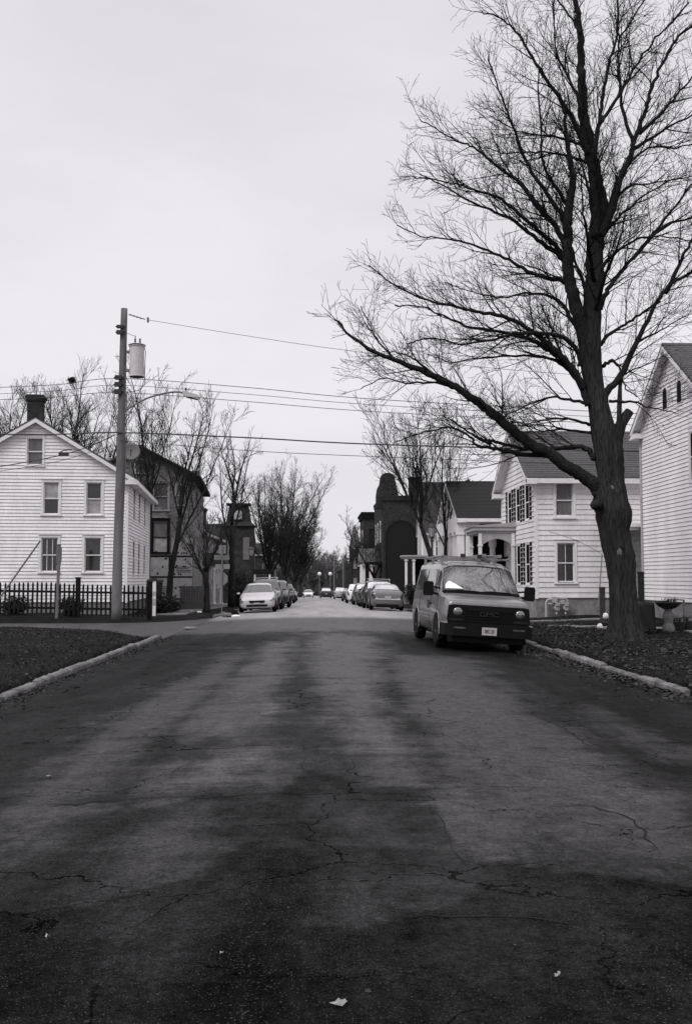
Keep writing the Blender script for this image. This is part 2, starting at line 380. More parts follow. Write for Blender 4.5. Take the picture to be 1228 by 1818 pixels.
    m3 = nd('ShaderNodeMapping'); m3.inputs['Scale'].default_value = (0.7, 1.15, 0.01); L(dv.outputs[0], m3.inputs[0]); L(m3.outputs[0], vo.inputs['Vector'])
    gate = rng(noise(0.5, 3, pos), 0.42, 0.56, 0.0, 1.0)
    crack = mth('MULTIPLY', rng(vo.outputs['Distance'], 0.001, 0.0055, 1.0, 0.0, True), gate)
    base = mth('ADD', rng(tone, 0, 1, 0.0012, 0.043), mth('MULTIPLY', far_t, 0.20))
    c = mth('MULTIPLY', mth('MULTIPLY', mth('MULTIPLY', base, fine), blot), streak)
    c = mth('ADD', c, mth('MULTIPLY', grit, 0.05))
    c = mth('MULTIPLY', c, mth('SUBTRACT', 1.0, mth('MULTIPLY', crack, 0.38)))
    cc = nd('ShaderNodeCombineColor')
    L(c, cc.inputs[0]); L(mth('MULTIPLY', c, 0.965), cc.inputs[1]); L(mth('MULTIPLY', c, 0.985), cc.inputs[2])
    L(cc.outputs[0], b.inputs['Base Color'])
    L(rng(tone, 0, 1, 0.62, 0.48), b.inputs['Roughness'])
    spv = mth('MULTIPLY', mth('MULTIPLY', rng(tone, 0, 1, 0.0, 0.26), rng(fine, 0.1, 2.0, 0.25, 1.6)), blot)
    L(mth('SUBTRACT', spv, mth('MULTIPLY', crack, 0.3), True), b.inputs['Specular IOR Level'])
    bp = nd('ShaderNodeBump'); bp.inputs['Strength'].default_value = 0.45; bp.inputs['Distance'].default_value = 0.008
    hh = mth('SUBTRACT', noise(90, 4, pos, 0.7), mth('MULTIPLY', crack, 0.8))
    L(hh, bp.inputs['Height']); L(bp.outputs[0], b.inputs['Normal'])
    return m
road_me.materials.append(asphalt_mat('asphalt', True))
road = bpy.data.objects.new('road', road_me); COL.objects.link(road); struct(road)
asph2 = asphalt_mat('old_asphalt', False, .10)
cs = MB(); cs.prism(CROSS, -0.05, -0.006, lambda a, b, h: (a, b, h + (crown(a) if a > XL else 0)))
struct(cs.build('side_street', asph2))
# cracks: jagged tar-filled ribbons lying 4 mm above the road
CR = [
 ([(0, 1428), (130, 1432), (280, 1424), (400, 1425), (560, 1416)], .020), ([(85, 1437), (160, 1429), (275, 1424)], .075),
 ([(180, 1271), (300, 1272), (430, 1270), (560, 1262)], .03), ([(0, 1346), (150, 1342), (290, 1340)], .02),
 ([(680, 1410), (740, 1412), (900, 1408), (1010, 1410)], .022), ([(910, 1440), (1050, 1443), (1120, 1462), (1150, 1498), (1178, 1532)], .022),
 ([(640, 1660), (680, 1652), (760, 1645), (900, 1645), (1000, 1658), (1228, 1674)], .018), ([(618, 1640), (640, 1650), (660, 1662)], .02),
 ([(700, 1530), (830, 1545), (900, 1553), (1100, 1575), (1228, 1612)], .014), ([(0, 1630), (110, 1632), (250, 1628)], .016),
 ([(0, 1706), (120, 1703), (250, 1700)], .014), ([(530, 1478), (525, 1440), (535, 1400), (541, 1350), (536, 1310)], .016),
 ([(250, 1475), (320, 1486), (395, 1496), (520, 1498)], .013), ([(430, 1158), (560, 1168), (700, 1170), (850, 1172)], .03),
 ([(600, 1282), (700, 1277), (790, 1278)], .025), ([(755, 1300), (800, 1318), (840, 1345), (865, 1368), (940, 1400)], .03),
 ([(900, 1245), (930, 1270), (990, 1290), (1060, 1340), (1120, 1360)], .02), ([(360, 1322), (480, 1322), (560, 1335), (660, 1338)], .018),
 ([(300, 1225), (420, 1222), (560, 1228), (720, 1224), (860, 1226)], .02), ([(760, 1440), (790, 1480), (800, 1525), (845, 1575), (900, 1620)], .013),
 ([(640, 1700), (655, 1740), (640, 1790)], .012), ([(960, 1293), (1100, 1295), (1228, 1302)], .02), ([(520, 1300), (600, 1302), (680, 1300)], .02),
 ([(80, 1755), (230, 1770), (330, 1768)], .010), ([(880, 1400), (1030, 1402), (1228, 1408)], .012),
]
cr = MB(); rr = random.Random(5)
for pts, wd in CR:
    wd *= .55 if wd < .05 else .8
    q = [G(a, b, 0.1) for a, b in pts]; line = []
    for a, b in zip(q[:-1], q[1:]):
        n = max(2, int((b - a).length / 0.07))
        for k in range(n): line.append(a.lerp(b, k / n) + Vector((rr.gauss(0, .012), rr.gauss(0, .022), 0)))
    pr = None; wv = wd
    for i, p in enumerate(line):
        wv = max(wd * .15, min(wd * 1.5, wv + rr.gauss(0, wd * .3))); t = (line[min(i + 1, len(line) - 1)] - line[max(i - 1, 0)]).normalized()
        s = Vector((-t.y, t.x, 0)) * wv * .5 * min(1, i / 6, (len(line) - i) / 6)
        cu = [(p.x + e * s.x, p.y + e * s.y, zroad(p.y) + crown(p.x + e * s.x) + .004) for e in (-1, 1)]
        if pr and XL < p.x < XR: cr.quad(pr[0], cu[0], cu[1], pr[1])
        pr = cu
struct(cr.build('road_cracks', mat('crack_filler', 0.006, 0.8, 0.2), fix=False))

# kerb stones: separate worn stones, slightly tilted
def kerb(x, side, y0, y1, name):
    mb = MB(); rr = random.Random(int(y0 * 7 + side)); y = y0
    while y < y1:
        L = min(rr.uniform(1.5, 2.3), y1 - y) - 0.03
        if L < .2: break
        dz, dx, ti = rr.gauss(0, .014), rr.gauss(0, .016), rr.gauss(0, .014); n = max(2, int(L / .16)); prof = []
        for k in range(n + 1):
            yy = y + L * k / n; e = (0.02 if k in (0, n) else 0)
            top = 0.105 + dz + ti * (k / n - .5) + rr.gauss(0, .004) - e
            zr = zroad(yy); fx = x + dx + rr.gauss(0, .004)
            prof.append([(fx, yy, zr - .15), (fx, yy, zr + top - .03), (fx + side * .03, yy, zr + top), (fx + side * .14, yy, zr + top + rr.gauss(0, .004)), (fx + side * .15, yy, zr - .15)])
        for a, b in zip(prof[:-1], prof[1:]):
            for c in range(4): mb.quad(a[c], a[c + 1], b[c + 1], b[c])
        mb.quad(*prof[0]); mb.quad(*prof[-1]); y += L + .03
    struct(mb.build(name, curb_m))
kerb(XL, -1, 3.0, 29.2, 'kerb_left')
kerb(XR, 1, 14.9, 150, 'kerb_right'); kerb(XL, -1, 45.4, 150, 'kerb_left_beyond')
# flagstones and pavements, thin slabs
def slab_strip(name, cells, m=concrete):
    mb = MB(); rr = random.Random(len(cells))
    for x0, x1, y0, y1 in cells:
        n = max(1, int((y1 - y0) / 1.0)); zb = max(zg(x0, y0), zg(x1, y0), zg(x0, y1), zg(x1, y1)) + .03
        c = [(x0, y0), (x1, y0), (x1, y1), (x0, y1)]; t = [zg(a, b) + .035 + rr.gauss(0, .006) for a, b in c]
        mb.quad(*[(a, b, z) for (a, b), z in zip(c, t)])
        for i in range(4):
            a, b = c[i], c[(i + 1) % 4]; mb.quad((*a, t[i] - .12), (*b, t[(i + 1) % 4] - .12), (*b, t[(i + 1) % 4]), (*a, t[i]))
    return struct(mb.build(name, m))
slab_strip('pavement_left', [(-7.0, -5.7, 46 + 1.5 * i, 47.48 + 1.5 * i) for i in range(66)])
slab_strip('pavement_right', [(7.4, 8.8, 40 + 1.5 * i, 41.48 + 1.5 * i) for i in range(70)])
slab_strip('garden_path', [(6.0 + 1.2 * i, 7.19 + 1.2 * i, 35.6, 36.6) for i in range(4)])
flags = [(8.1, 9.0, 31.2, 31.9), (9.1, 9.9, 31.0, 31.8), (8.6, 9.6, 30.1, 30.8), (7.6, 8.5, 32.4, 33.0), (10.9, 12.2, 28.3, 29.0), (10.0, 10.8, 26.6, 27.2), (11.0, 12.0, 25.9, 26.6), (10.6, 12.4, 23.4, 24.0), (9.4, 10.5, 21.2, 21.9)]
slab_strip('flagstones', flags)

# ------------------------------------------------------------------ houses
class House:
    def __init__(s, name, label, cat, loc, rz, W, D, eave, ridge, axis, found=0.45):
        s.root = thing(name, label, cat, loc, rz); s.W, s.D, s.e, s.r, s.axis, s.fd = W, D, eave, ridge, axis, found
        V = Vector
        s.walls = {'S': (V((0, 0, 0)), V((1, 0, 0)), V((0, -1, 0)), W), 'N': (V((W, D, 0)), V((-1, 0, 0)), V((0, 1, 0)), W),
                   'W': (V((0, D, 0)), V((0, -1, 0)), V((-1, 0, 0)), D), 'E': (V((W, 0, 0)), V((0, 1, 0)), V((1, 0, 0)), D)}
        s.op = {k: [] for k in 'SNWE'}; s.wins = []
    def pt(s, wl, u, z, o=0.0):
        O, U, Nn, L = s.walls[wl]; return O + U * u + Nn * o + Vector((0, 0, z))
    def gable(s, wl): return (s.axis == 'x' and wl in 'WE') or (s.axis == 'y' and wl in 'SN')
    def lim(s, wl, z):
        L = s.walls[wl][3]
        if s.gable(wl) and z > s.e:
            t = (z - s.e) / (s.r - s.e) * L / 2; return t, L - t
        return 0, L
    def window(s, wl, u, z, w, h, **k):
        s.op[wl].append((u, z, u + w, z + h)); s.wins.append((wl, u, z, w, h, k)); return s
    def build_walls(s, m, expo=0.12, lip=0.022, gap=0.014, which='SNWE', corner=trimw, plain=False, fmat=stone):
        mb = MB()
        for wl in which:
            O, U, Nn, L = s.walls[wl]; top = s.r if s.gable(wl) else s.e
            n = int(round((top - s.fd) / expo)) if not plain else int((top - s.fd) / .3)
            hh = (top - s.fd) / n
            for k in range(n):
                za, zb = s.fd + k * hh, s.fd + (k + 1) * hh; zm = (za + zb) / 2
                lo, hi = s.lim(wl, zb); lo2, hi2 = s.lim(wl, za)
                cut = sorted([(a, b) for a, c, b, d in s.op[wl] if c < zm < d])
                u = None; iv = []; cur = (lo, lo2)
                for a, b in cut: iv.append((cur, (a, a))); cur = (b, b)
                iv.append((cur, (hi, hi2)))
                for (a1, a0), (b1, b0) in iv:
                    if b1 - a1 < 0.01 and b0 - a0 < 0.01: continue
                    if plain: mb.quad(s.pt(wl, a0, za), s.pt(wl, b0, za), s.pt(wl, b1, zb), s.pt(wl, a1, zb)); continue
                    zc = za + gap
                    mb.quad(s.pt(wl, a0, zc, lip), s.pt(wl, b0, zc, lip), s.pt(wl, b1, zb, .004), s.pt(wl, a1, zb, .004))
                    mb.quad(s.pt(wl, a0, zc, -.012), s.pt(wl, b0, zc, -.012), s.pt(wl, b0, zc, lip), s.pt(wl, a0, zc, lip))
                    mb.quad(s.pt(wl, a0, za, -.012), s.pt(wl, b0, za, -.012), s.pt(wl, b0, zc, -.012), s.pt(wl, a0, zc, -.012))
        s.wall = mb.build('wall', m, s.root, fix=False)
        # the dark inside shell that the windows look into
        q = .16; sh = MB()
        W, D, e, r = s.W - q, s.D - q, s.e - .05, s.r - .12
        if s.axis == 'x': sh.prism([(q, -.1), (D, -.1), (D, e), (s.D / 2, r), (q, e)], q, W, lambda a, b, h: (h, a, b))
        else: sh.prism([(q, -.1), (W, -.1), (W, e), (s.W / 2, r), (q, e)], q, D, lambda a, b, h: (a, h, b))
        sh.build('inner_wall', trimd, s.wall)
        f = MB(); f.box(.03, s.W - .03, .03, s.D - .03, -.6, s.fd - .002); f.build('foundation', fmat, s.root)
        if corner:
            for x in (-.03, s.W - .09):
                for y in (-.03, s.D - .09): c = MB(); c.box(x, x + .12, y, y + .12, s.fd - .02, s.e - .02); c.build('corner_board', corner, s.wall)
        for a in s.wins: s._win(*a)
        return s
    def _win(s, wl, u, z, w, h, k):
        fm = k.get('frame', trimw); cw = k.get('case', .10); fl = .28 if k.get('shallow', wl in 'EW') else 1.0; M = lambda a, b, o: s.pt(wl, a, b, o * fl + (.016 if fl < 1 else 0))
        def bx(mb, u0, u1, z0, z1, o0, o1):
            i = len(mb.v)
            for o in (o0, o1):
                for b in (z0, z1):
                    for a in (u0, u1): mb.v.append(tuple(M(a, b, o)))
            mb.f += [tuple(i + q for q in f) for f in ((0, 2, 3, 1), (4, 5, 7, 6), (0, 1, 5, 4), (2, 6, 7, 3), (0, 4, 6, 2), (1, 3, 7, 5))]
        mb = MB(); pr = .045
        bx(mb, u - cw, u, z - .02, z + h, -.10, pr); bx(mb, u + w, u + w + cw, z - .02, z + h, -.10, pr)
        bx(mb, u - cw, u + w + cw, z + h, z + h + cw * 1.2, -.10, pr + .003)
        bx(mb, u - cw - .02, u + w + cw + .02, z + h + cw * 1.2, z + h + cw * 1.2 + .03, -.02, pr + .04)
        zm = z + h * k.get('meet', .5); st = .045
        for a, b, o in ((z, zm, -.085), (zm - .04, z + h, -.05)):
            bx(mb, u, u + st, a, b, o - .02, o + .02); bx(mb, u + w - st, u + w, a, b, o - .02, o + .02)
            bx(mb, u + st, u + w - st, a, a + st, o - .02, o + .02); bx(mb, u + st, u + w - st, b - st, b, o - .02, o + .02)
            for q in range(1, k.get('lights', 1)): uu = u + w * q / k['lights']; bx(mb, uu - .012, uu + .012, a + st, b - st, o - .015, o + .015)
        o = mb.build('window', fm, s.root, fix=False)
        sl = MB(); bx(sl, u - cw - .03, u + w + cw + .03, z - .08, z - .02, -.10, .085); sl.build('sill', fm, o)
        for a, b, oo, mm in ((z, zm, -.09, k.get('low', glass_d)), (zm - .02, z + h, -.058, k.get('up', shade_m))):
            if fl < 1: mm = glass_x
            p = MB(); p.quad(M(u + .02, a + .02, oo), M(u + w - .02, a + .02, oo), M(u + w - .02, b - .02, oo), M(u + .02, b - .02, oo)); p.build('pane', mm, o, fix=False)
        if k.get('shutters'):
            for a in (u - cw - .42, u + w + cw + .02):
                t = MB(); bx(t, a, a + .05, z - .03, z + h + .05, .012, .055); bx(t, a + .35, a + .40, z - .03, z + h + .05, .012, .055)
                bx(t, a + .02, a + .38, z - .02, z + h + .04, .008, .016)
                for q in (z - .03, z + h * .5, z + h - .02): bx(t, a + .05, a + .35, q, q + .07, .012, .055)
                nl = int(h / .06)
                for q in range(nl):
                    zz = z + .04 + q * (h - .04) / nl; bx(t, a + .05, a + .35, zz, zz + .03, .014, .045)
                t.build('shutter', trimd, s.root, fix=False)
    def build_roof(s, m=shingle, eo=.35, ro=.30, th=.10, trim=trimw, soffit=True, returns=True, fascia=.20):
        sl = (s.r - s.e) / ((s.D if s.axis == 'x' else s.W) / 2); half = (s.D if s.axis == 'x' else s.W) / 2
        L = s.W if s.axis == 'x' else s.D
        def T(a, b, h): return (b, a, h) if s.axis == 'x' else (a, b, h)   # a across the ridge, b along it
        mb = MB(); cy = half; lift = .05
        for sg in (-1, 1):
            n = 26; rr = random.Random(int(s.W * 10 + sg)); ex = half + eo
            for k in range(n):                            # courses of shingles, each overlapping the one below
                t0, t1 = k / n, (k + 1) / n
                a0, a1 = ex * (1 - t0), ex * (1 - t1)
                z0, z1 = s.r - sl * a0 + lift + .022, s.r - sl * a1 + lift
                b0, b1 = -ro, L + ro
                mb.quad(T(cy + sg * a0, b0, z0), T(cy + sg * a0, b1, z0), T(cy + sg * a1, b1, z1), T(cy + sg * a1, b0, z1))
                mb.quad(T(cy + sg * a0, b0, z0 - .03), T(cy + sg * a0, b1, z0 - .03), T(cy + sg * a0, b1, z0), T(cy + sg * a0, b0, z0))
            z = s.r - sl * ex
            for b in (-ro, L + ro): mb.quad(T(cy + sg * ex, b, z + lift), T(cy, b, s.r + lift), T(cy, b, s.r - th * .2), T(cy + sg * ex, b, z - th * .2))
        mb.quad(T(cy - .14, -ro, s.r + lift - sl * .14 + .03), T(cy - .14, L + ro, s.r + lift - sl * .14 + .03), T(cy, L + ro, s.r + lift + .035), T(cy, -ro, s.r + lift + .035))
        mb.quad(T(cy + .14, -ro, s.r + lift - sl * .14 + .03), T(cy + .14, L + ro, s.r + lift - sl * .14 + .03), T(cy, L + ro, s.r + lift + .035), T(cy, -ro, s.r + lift + .035))
        s.roof = mb.build('roof', m, s.root, fix=False)
        zt = s.r - sl * (half + eo) + .025
        for sg in (-1, 1):
            c = MB()
            a0, a1 = sorted((cy + sg * (half + .02), cy + sg * (half + eo - .015)))
            p0 = T(a0, -ro + .02, zt - fascia); p1 = T(a1, L + ro - .02, zt)
            c.box(min(p0[0], p1[0]), max(p0[0], p1[0]), min(p0[1], p1[1]), max(p0[1], p1[1]), zt - fascia, zt)
            f0, f1 = sorted((cy + sg * half, cy + sg * (half + .028)))        # frieze board under the eave
            p0 = T(f0, -.01, 0); p1 = T(f1, L + .01, 0)
            c.box(min(p0[0], p1[0]), max(p0[0], p1[0]), min(p0[1], p1[1]), max(p0[1], p1[1]), s.e - .34, zt - fascia + .01)
            c.build('cornice', trim, s.roof)
        for b0, b1, o in ((-ro + .004, -ro + .05, -1), (L + ro - .05, L + ro - .004, 1)):
            for sg in (-1, 1):
                k = MB(); e2 = half + eo - .004
                q = [T(cy + sg * e2, b, s.r - sl * e2 + lz) for b in (b0, b1) for lz in (.035, -fascia)] + [T(cy, b, s.r + lz) for b in (b0, b1) for lz in (.035, -fascia)]
                for f in ((0, 1, 5, 4), (2, 3, 7, 6), (0, 2, 6, 4), (1, 3, 7, 5), (0, 1, 3, 2)): k.quad(*[q[i] for i in f])
                q = [T(cy + sg * e2, b, s.r - sl * e2 - .10) for b in (b0 if o < 0 else b1, 0 if o < 0 else L)] + [T(cy, b, s.r - .10) for b in (0 if o < 0 else L, b0 if o < 0 else b1)]
                k.quad(*q)                                # soffit of the rake
                if returns:
                    a0, a1 = sorted((cy + sg * (half - .32), cy + sg * (half + eo + .02)))
                    p0 = T(a0, b0 if o < 0 else L, 0); p1 = T(a1, 0 if o < 0 else b1, 0)
                    x0, x1 = sorted((p0[0], p1[0])); y0, y1 = sorted((p0[1], p1[1]))
                    k.box(x0, x1, y0, y1, zt - fascia - .03, zt - .05)
                k.build('rake_board', trim, s.roof, fix=False)
        return s
def chimney(par, x, y, z0, z1, w=.8, d=.6, m=brick, pots=2):
    mb = MB(); mb.box(x - w / 2, x + w / 2, y - d / 2, y + d / 2, z0, z1 - .28)
    mb.box(x - w / 2 - .05, x + w / 2 + .05, y - d / 2 - .05, y + d / 2 + .05, z1 - .28, z1 - .16)
    mb.box(x - w / 2 - .10, x + w / 2 + .10, y - d / 2 - .10, y + d / 2 + .10, z1 - .16, z1 - .06)
    mb.box(x - w / 2 - .02, x + w / 2 + .02, y - d / 2 - .02, y + d / 2 + .02, z1 - .06, z1)
    for i in range(pots): xx = x + (i - (pots - 1) / 2) * .34; mb.lathe([(.13, z1), (.11, z1 + .16), (.13, z1 + .18), (.13, z1 + .2)], 10, (xx, y, 0))
    return mb.build('chimney', m, par)

# --- left corner house, gable to the camera
rzA = R(4.5); WA = 8.0; seA = Vector((-8.2, 45.2, 0.22))
A = House('clapboard_house', 'white clapboard gable house with brick chimney behind the picket fence', 'house', seA - Vector((WA * math.cos(rzA), WA * math.sin(rzA), 0)), rzA, WA, 12.0, 6.12, 8.55, 'y')
bz = seA.z
A.window('S', 3.62, 6.72 - bz, .68, 1.22, up=shade_m, low=shade_m, case=.07)
A.window('S', 4.36, 4.55 - bz, .66, 1.42, up=shade_l, low=glass_d); A.window('S', 6.20, 4.55 - bz, .66, 1.42, up=glass_d, low=shade_l)
A.window('S', 4.30, 2.02 - bz, .72, 1.5, lights=3, up=glass_d, low=glass_d); A.window('S', 6.16, 2.02 - bz, .72, 1.5, up=glass_d, low=glass_d)
A.window('S', 1.55, 2.02 - bz, .72, 1.5); A.window('S', 1.5, 4.55 - bz, .66, 1.42)
for u in (2.5, 5.2, 8.3): A.window('E', u, 4.45 - bz, .78, 1.5); A.window('E', u, 1.9 - bz, .78, 1.6)
A.build_walls(siding, .15, lip=.03, gap=.026).build_roof(shingle, .42, .30)
chimney(A.roof, 3.78, .95, 7.6, 9.75, .66, .62, brick, 0)

# --- house with shutters beyond the tree
B = House('shuttered_house', 'white clapboard house with dark shutters and small side porch behind the parked van', 'house', (8.84, 40, .22), 0, 13.0, 7.1, 5.68, 7.83, 'x', found=.72)
bz = .22
B.window('S', .82, 4.17 - bz, .70, 1.36, up=shade_m, low=shade_m, lights=1); B.window('S', .84, 1.58 - bz, .70, 1.55, lights=2, up=glass_d, low=glass_d)
B.window('S', 4.9, 4.17 - bz, .70, 1.36); B.window('S', 4.9, 1.58 - bz, .70, 1.55)
for y in (1.45, 3.3, 5.15): B.window('W', 7.1 - y - .38, 4.15 - bz, .76, 1.45, shutters=True, case=.05)
for y in (1.45, 3.3): B.window('W', 7.1 - y - .38, 1.5 - bz, .76, 1.65, shutters=True, case=.05)
B.build_walls(siding_b, .205, lip=.028, gap=.02).build_roof(shingle, .40, .42)
p = MB(); p.box(-1.75, -.02, 3.9, 6.6, 3.46, 3.58); p.box(-1.85, -.02, 3.8, 6.7, 3.58, 3.74)
p.prism([(-1.9, 3.742), (-.02, 3.742), (-.02, 3.95), (-1.7, 3.80)], 3.75, 6.75, lambda a, b, h: (a, h, b)); po = p.build('porch', trimg, B.root)
q = MB()                                                 # arched board between the porch posts
arc = [(-1.62, 3.46), (-1.62, 2.95)] + [(-1.50 + 1.36 * t, 2.95 + .28 * math.sin(math.pi * t)) for t in [i / 12 for i in range(13)]] + [(-.03, 2.95), (-.03, 3.46)]
q.prism(arc, 3.92, 3.98, lambda a, b, h: (a, h, b)); q.build('arched_board', trimg, po)
for x, y in ((-1.56, 3.95), (-.12, 3.95), (-1.56, 6.45)):
    q = MB(); q.box(x - .07, x + .07, y - .07, y + .07, .3, 3.47); q.box(x - .10, x + .10, y - .1, y + .1, .3, .45); q.box(x - .1, x + .1, y - .1, y + .1, 2.9, 2.98); q.build('porch_post', trimw, po)
q = MB(); q.box(-1.75, -.03, 3.85, 6.6, -.2, .3); q.build('porch_floor', trimg, po)
q = MB(); q.box(-1.50, -.03, 6.5, 6.55, .3, 3.45); q.build('dark_back_panel', trimd, po)  # dark panel gives the open porch its dim interior
q = MB(); q.lathe([(.17, .3), (.14, .4), (.13, 2.9), (.18, 3.0), (.18, 3.45)], 12, (-.62, 6.2, 0)); q.build('porch_column', trimw, po)
q = MB(); q.box(-.06, .05, 5.6, 6.4, .35, 2.5); q.build('door', trimd, B.root)

# --- near right house seen from its street gable
C = House('vinyl_sided_house', 'tall white vinyl house with arched attic vents at the right edge', 'house', (12.35, 30.7, .3), 0, 11.0, 6.9, 7.1, 9.45, 'x', found=.62)
C.window('W', 3.05 + 1.9, 4.6, .8, 1.6, frame=trimw); C.window('W', 6.9 - 1.3 - .5, 1.6, .0001, .0001)
C.op['W'].pop(); C.wins.pop()
C.window('S', 2.2, 4.4, .8, 1.5); C.window('S', 2.2, 1.4, .8, 1.6)
C.build_walls(siding_c, .14, lip=.024, gap=.016).build_roof(shingle, .36, .34)
for y in (2.75, 4.15):                                   # a pair of arched attic vents
    o = MB(); pr = [(-.19, 0), (.19, 0), (.19, .55)] + [(.19 * math.cos(t), .55 + .19 * math.sin(t)) for t in [math.pi * i / 8 for i in range(1, 8)]] + [(-.19, .55)]
    o.prism([(a * 1.3, b * 1.12 - .04) for a, b in pr], -.05, .035, lambda a, b, h: (-h, y + a, 7.35 + b)); v = o.build('attic_vent', trimw, C.root)
    o = MB(); o.prism(pr, -.02, .045, lambda a, b, h: (-h, y + a, 7.35 + b)); o.build('louvre_panel', trimd, v)
o = MB(); o.tube([(-.06, 6.82, .3), (-.06, 6.82, 6.7), (-.2, 6.9, 6.95)], .04, 8); o.build('downpipe', trimg, C.root)
o = MB(); o.box(-.9, -.02, 7.3, 10.0, 3.25, 3.37); o.box(-1.0, 3, 7.2, 10.1, 3.37, 3.5); o.build('side_porch_roof', trimw, C.root)
o = MB(); o.box(-.75, -.63, 7.4, 7.52, -.2, 3.25); o.build('side_porch_post', trimd, C.root)

# --- small temple-fronted house
Dh = House('temple_front_house', 'small white house with steep dark roof and square columns beyond the porch', 'house', (8.5, 56, -.1), 0, 11.0, 9.0, 5.3, 7.6, 'x', found=.3)
Dh.window('S', .9, 4.15, 1.1, .55, meet=.98, up=glass_d, low=glass_d, frame=trimd)  # dark window shape stands for the porch's shadow on this wall
Dh.window('S', 2.6, 1.5, .9, 1.6); Dh.window('W', 3.5, 1.2, .9, 1.8)
Dh.build_walls(siding_b, .16).build_roof(shingle_d, .34, .55)
o = MB(); o.box(-.52, -.01, -.1, 9.1, 4.45, 5.28); o.build('entablature', trimw, Dh.root)
for y in (.15, 1.75, 3.35, 5.0, 6.8, 8.75):
    o = MB(); o.box(-.50, -.12, y - .19, y + .19, -.2, 4.45); o.box(-.55, -.07, y - .24, y + .24, 4.25, 4.449); o.box(-.55, -.07, y - .24, y + .24, -.2, .2); o.build('column', trimw, Dh.root)

# --- long roofed house with street porch
E = House('long_roof_house', 'white house under a long grey shingled roof with a flat porch', 'house', (8.85, 82, -.45), 0, 14.0, 3.2, 6.7, 10.1, 'x', found=.4)
for u in (1.1, 3.0, 5.2): E.window('S', u, 4.0, .95, 1.6, up=shade_m, low=glass_d)
E.window('S', 3.2, 1.0, 1.0, 1.8); E.build_walls(siding_shade, .13).build_roof(shingle_e, .4, .12, returns=False, trim=trimg)
o = MB(); o.box(-1.7, 7, -2.4, -.03, 3.75, 3.9); o.box(-1.8, 7.1, -2.5, -.03, 3.9, 4.02); o.build('porch_roof', trimg, E.root)
for x in (-1.5, -.9, 1.5, 4.2, 6.8): o = MB(); o.box(x - .09, x + .09, -2.3, -2.12, .9, 3.75); o.box(x - .13, x + .13, -2.34, -2.08, 3.55, 3.749); o.build('porch_post', trimw, E.root)
o = MB(); o.box(-.6, 6.9, -.6, -.5, .0, 3.74); o.box(-.7, -.6, -.6, 3.1, .0, 3.74); o.build('porch_shade_panel', trimd, E.root)  # dark sheets stand for the shade inside the porch
o = MB(); o.box(-1.7, 7, -2.4, -2.0, -.6, .9); o.box(-1.78, 7.05, -2.46, -1.94, .9, 1.0); o.build('porch_wall', stone, E.root)

# --- dark brick row on the right
Fh = House('brick_villa', 'dark brick villa with a tall arched entrance and rounded gable chimney', 'house', (6.95, 100, -.9), 0, 9.5, 14, 10.6, 10.7, 'x', found=.3)
Fh.window('W', 2, 6.4, 1, 2); Fh.window('W', 5.5, 6.4, 1, 2); Fh.window('S', 6.2, 5.2, 1.2, 2.6, frame=trimg); Fh.window('W', 9.5, 6.4, 1, 2)
Fh.build_walls(brick, plain=True, corner=None)
o = MB(); o.box(-.12, 9.6, -.14, 14.1, 10.62, 10.85); o.box(-.06, 9.56, -.16, 14.2, 10.35, 10.618); Fh.roof = o.build('roof', shingle_d, Fh.root)
arc = [(.45, .2), (3.15, .2), (3.15, 6.5)] + [(1.8 + 1.35 * math.cos(t), 6.5 + 1.6 * math.sin(t)) for t in [math.pi * i / 10 for i in range(1, 10)]] + [(.45, 6.5)]
o = MB(); o.prism([(1.8 + (a - 1.8) * 1.16, .2 + (b - .2) * 1.04) for a, b in arc], -.16, .05, lambda a, b, h: (a, h, b)); ao = o.build('arched_entrance', trimd, Fh.root)
o = MB(); o.prism(arc, -.2, -.162, lambda a, b, h: (a, h, b)); o.build('shaded_doorway', mat('doorway_shade', .006, .9), ao)  # flat black face stands for the shade within the arch
o = MB(); pr = [(-1.05, 9.6), (1.15, 9.6), (1.15, 11.2), (.95, 12.0), (.8, 12.7)] + [(.1 + .72 * math.cos(t), 12.7 + .5 * math.sin(t)) for t in [math.pi * i / 8 for i in range(1, 8)]] + [(-.62, 12.7), (-.7, 12.1), (-.95, 11.6), (-1.05, 10.9)]
o.prism(pr, -.2, .9, lambda a, b, h: (a + .42, h + .8, b)); o.build('gable_chimney', brick, Fh.roof)
o = MB(); o.box(-1.6, -.02, 1.2, 5.4, 4.05, 4.3); o.box(-1.5, -1.3, 1.4, 1.6, .0, 4.05); o.box(-1.5, -1.3, 5, 5.2, .0, 4.05); o.build('entry_porch', trimd, Fh.root)

chimney(Fh.roof, 3.55, 4.2, 10.7, 13.1, 1.2, .8, brick, 0)
F2 = House('flat_roofed_brick_block', 'dark brick block with a heavy flat cornice beyond the arched villa', 'building', (7.05, 140, -1.35), 0, 9, 11, 11.9, 12.0, 'x', found=.3)
for u in (.8, 2.6, 4.6): F2.window('S', u, 7.6, .9, 2.2, frame=trimd, up=glass_d)
for u in (1.5, 5, 8): F2.window('W', u, 7.6, 1, 2.2); F2.window('W', u, 3.4, 1, 2.2)
F2.build_walls(brick, plain=True, corner=None)
o = MB(); o.box(-.35, 9.4, -.4, 11.4, 11.95, 12.3); o.box(-.2, 9.2, -.3, 11.3, 11.5, 11.948); F2.roof = o.build('roof', trimd, F2.root)

Bay = House('bay_fronted_house', 'small pale house with a bay window and dark roof before the flat brick block', 'house', (6.3, 128, -1.15), 0, 4.2, 7, 4.9, 6.7, 'x', found=2.1)
Bay.window('S', .35, 2.7, .5, 1.7, frame=trimw, up=glass_d); Bay.window('S', 1.25, 2.7, .35, 1.7, frame=trimw, up=glass_d)
Bay.build_walls(siding, .16, fmat=trimg).build_roof(shingle, .35, .3)

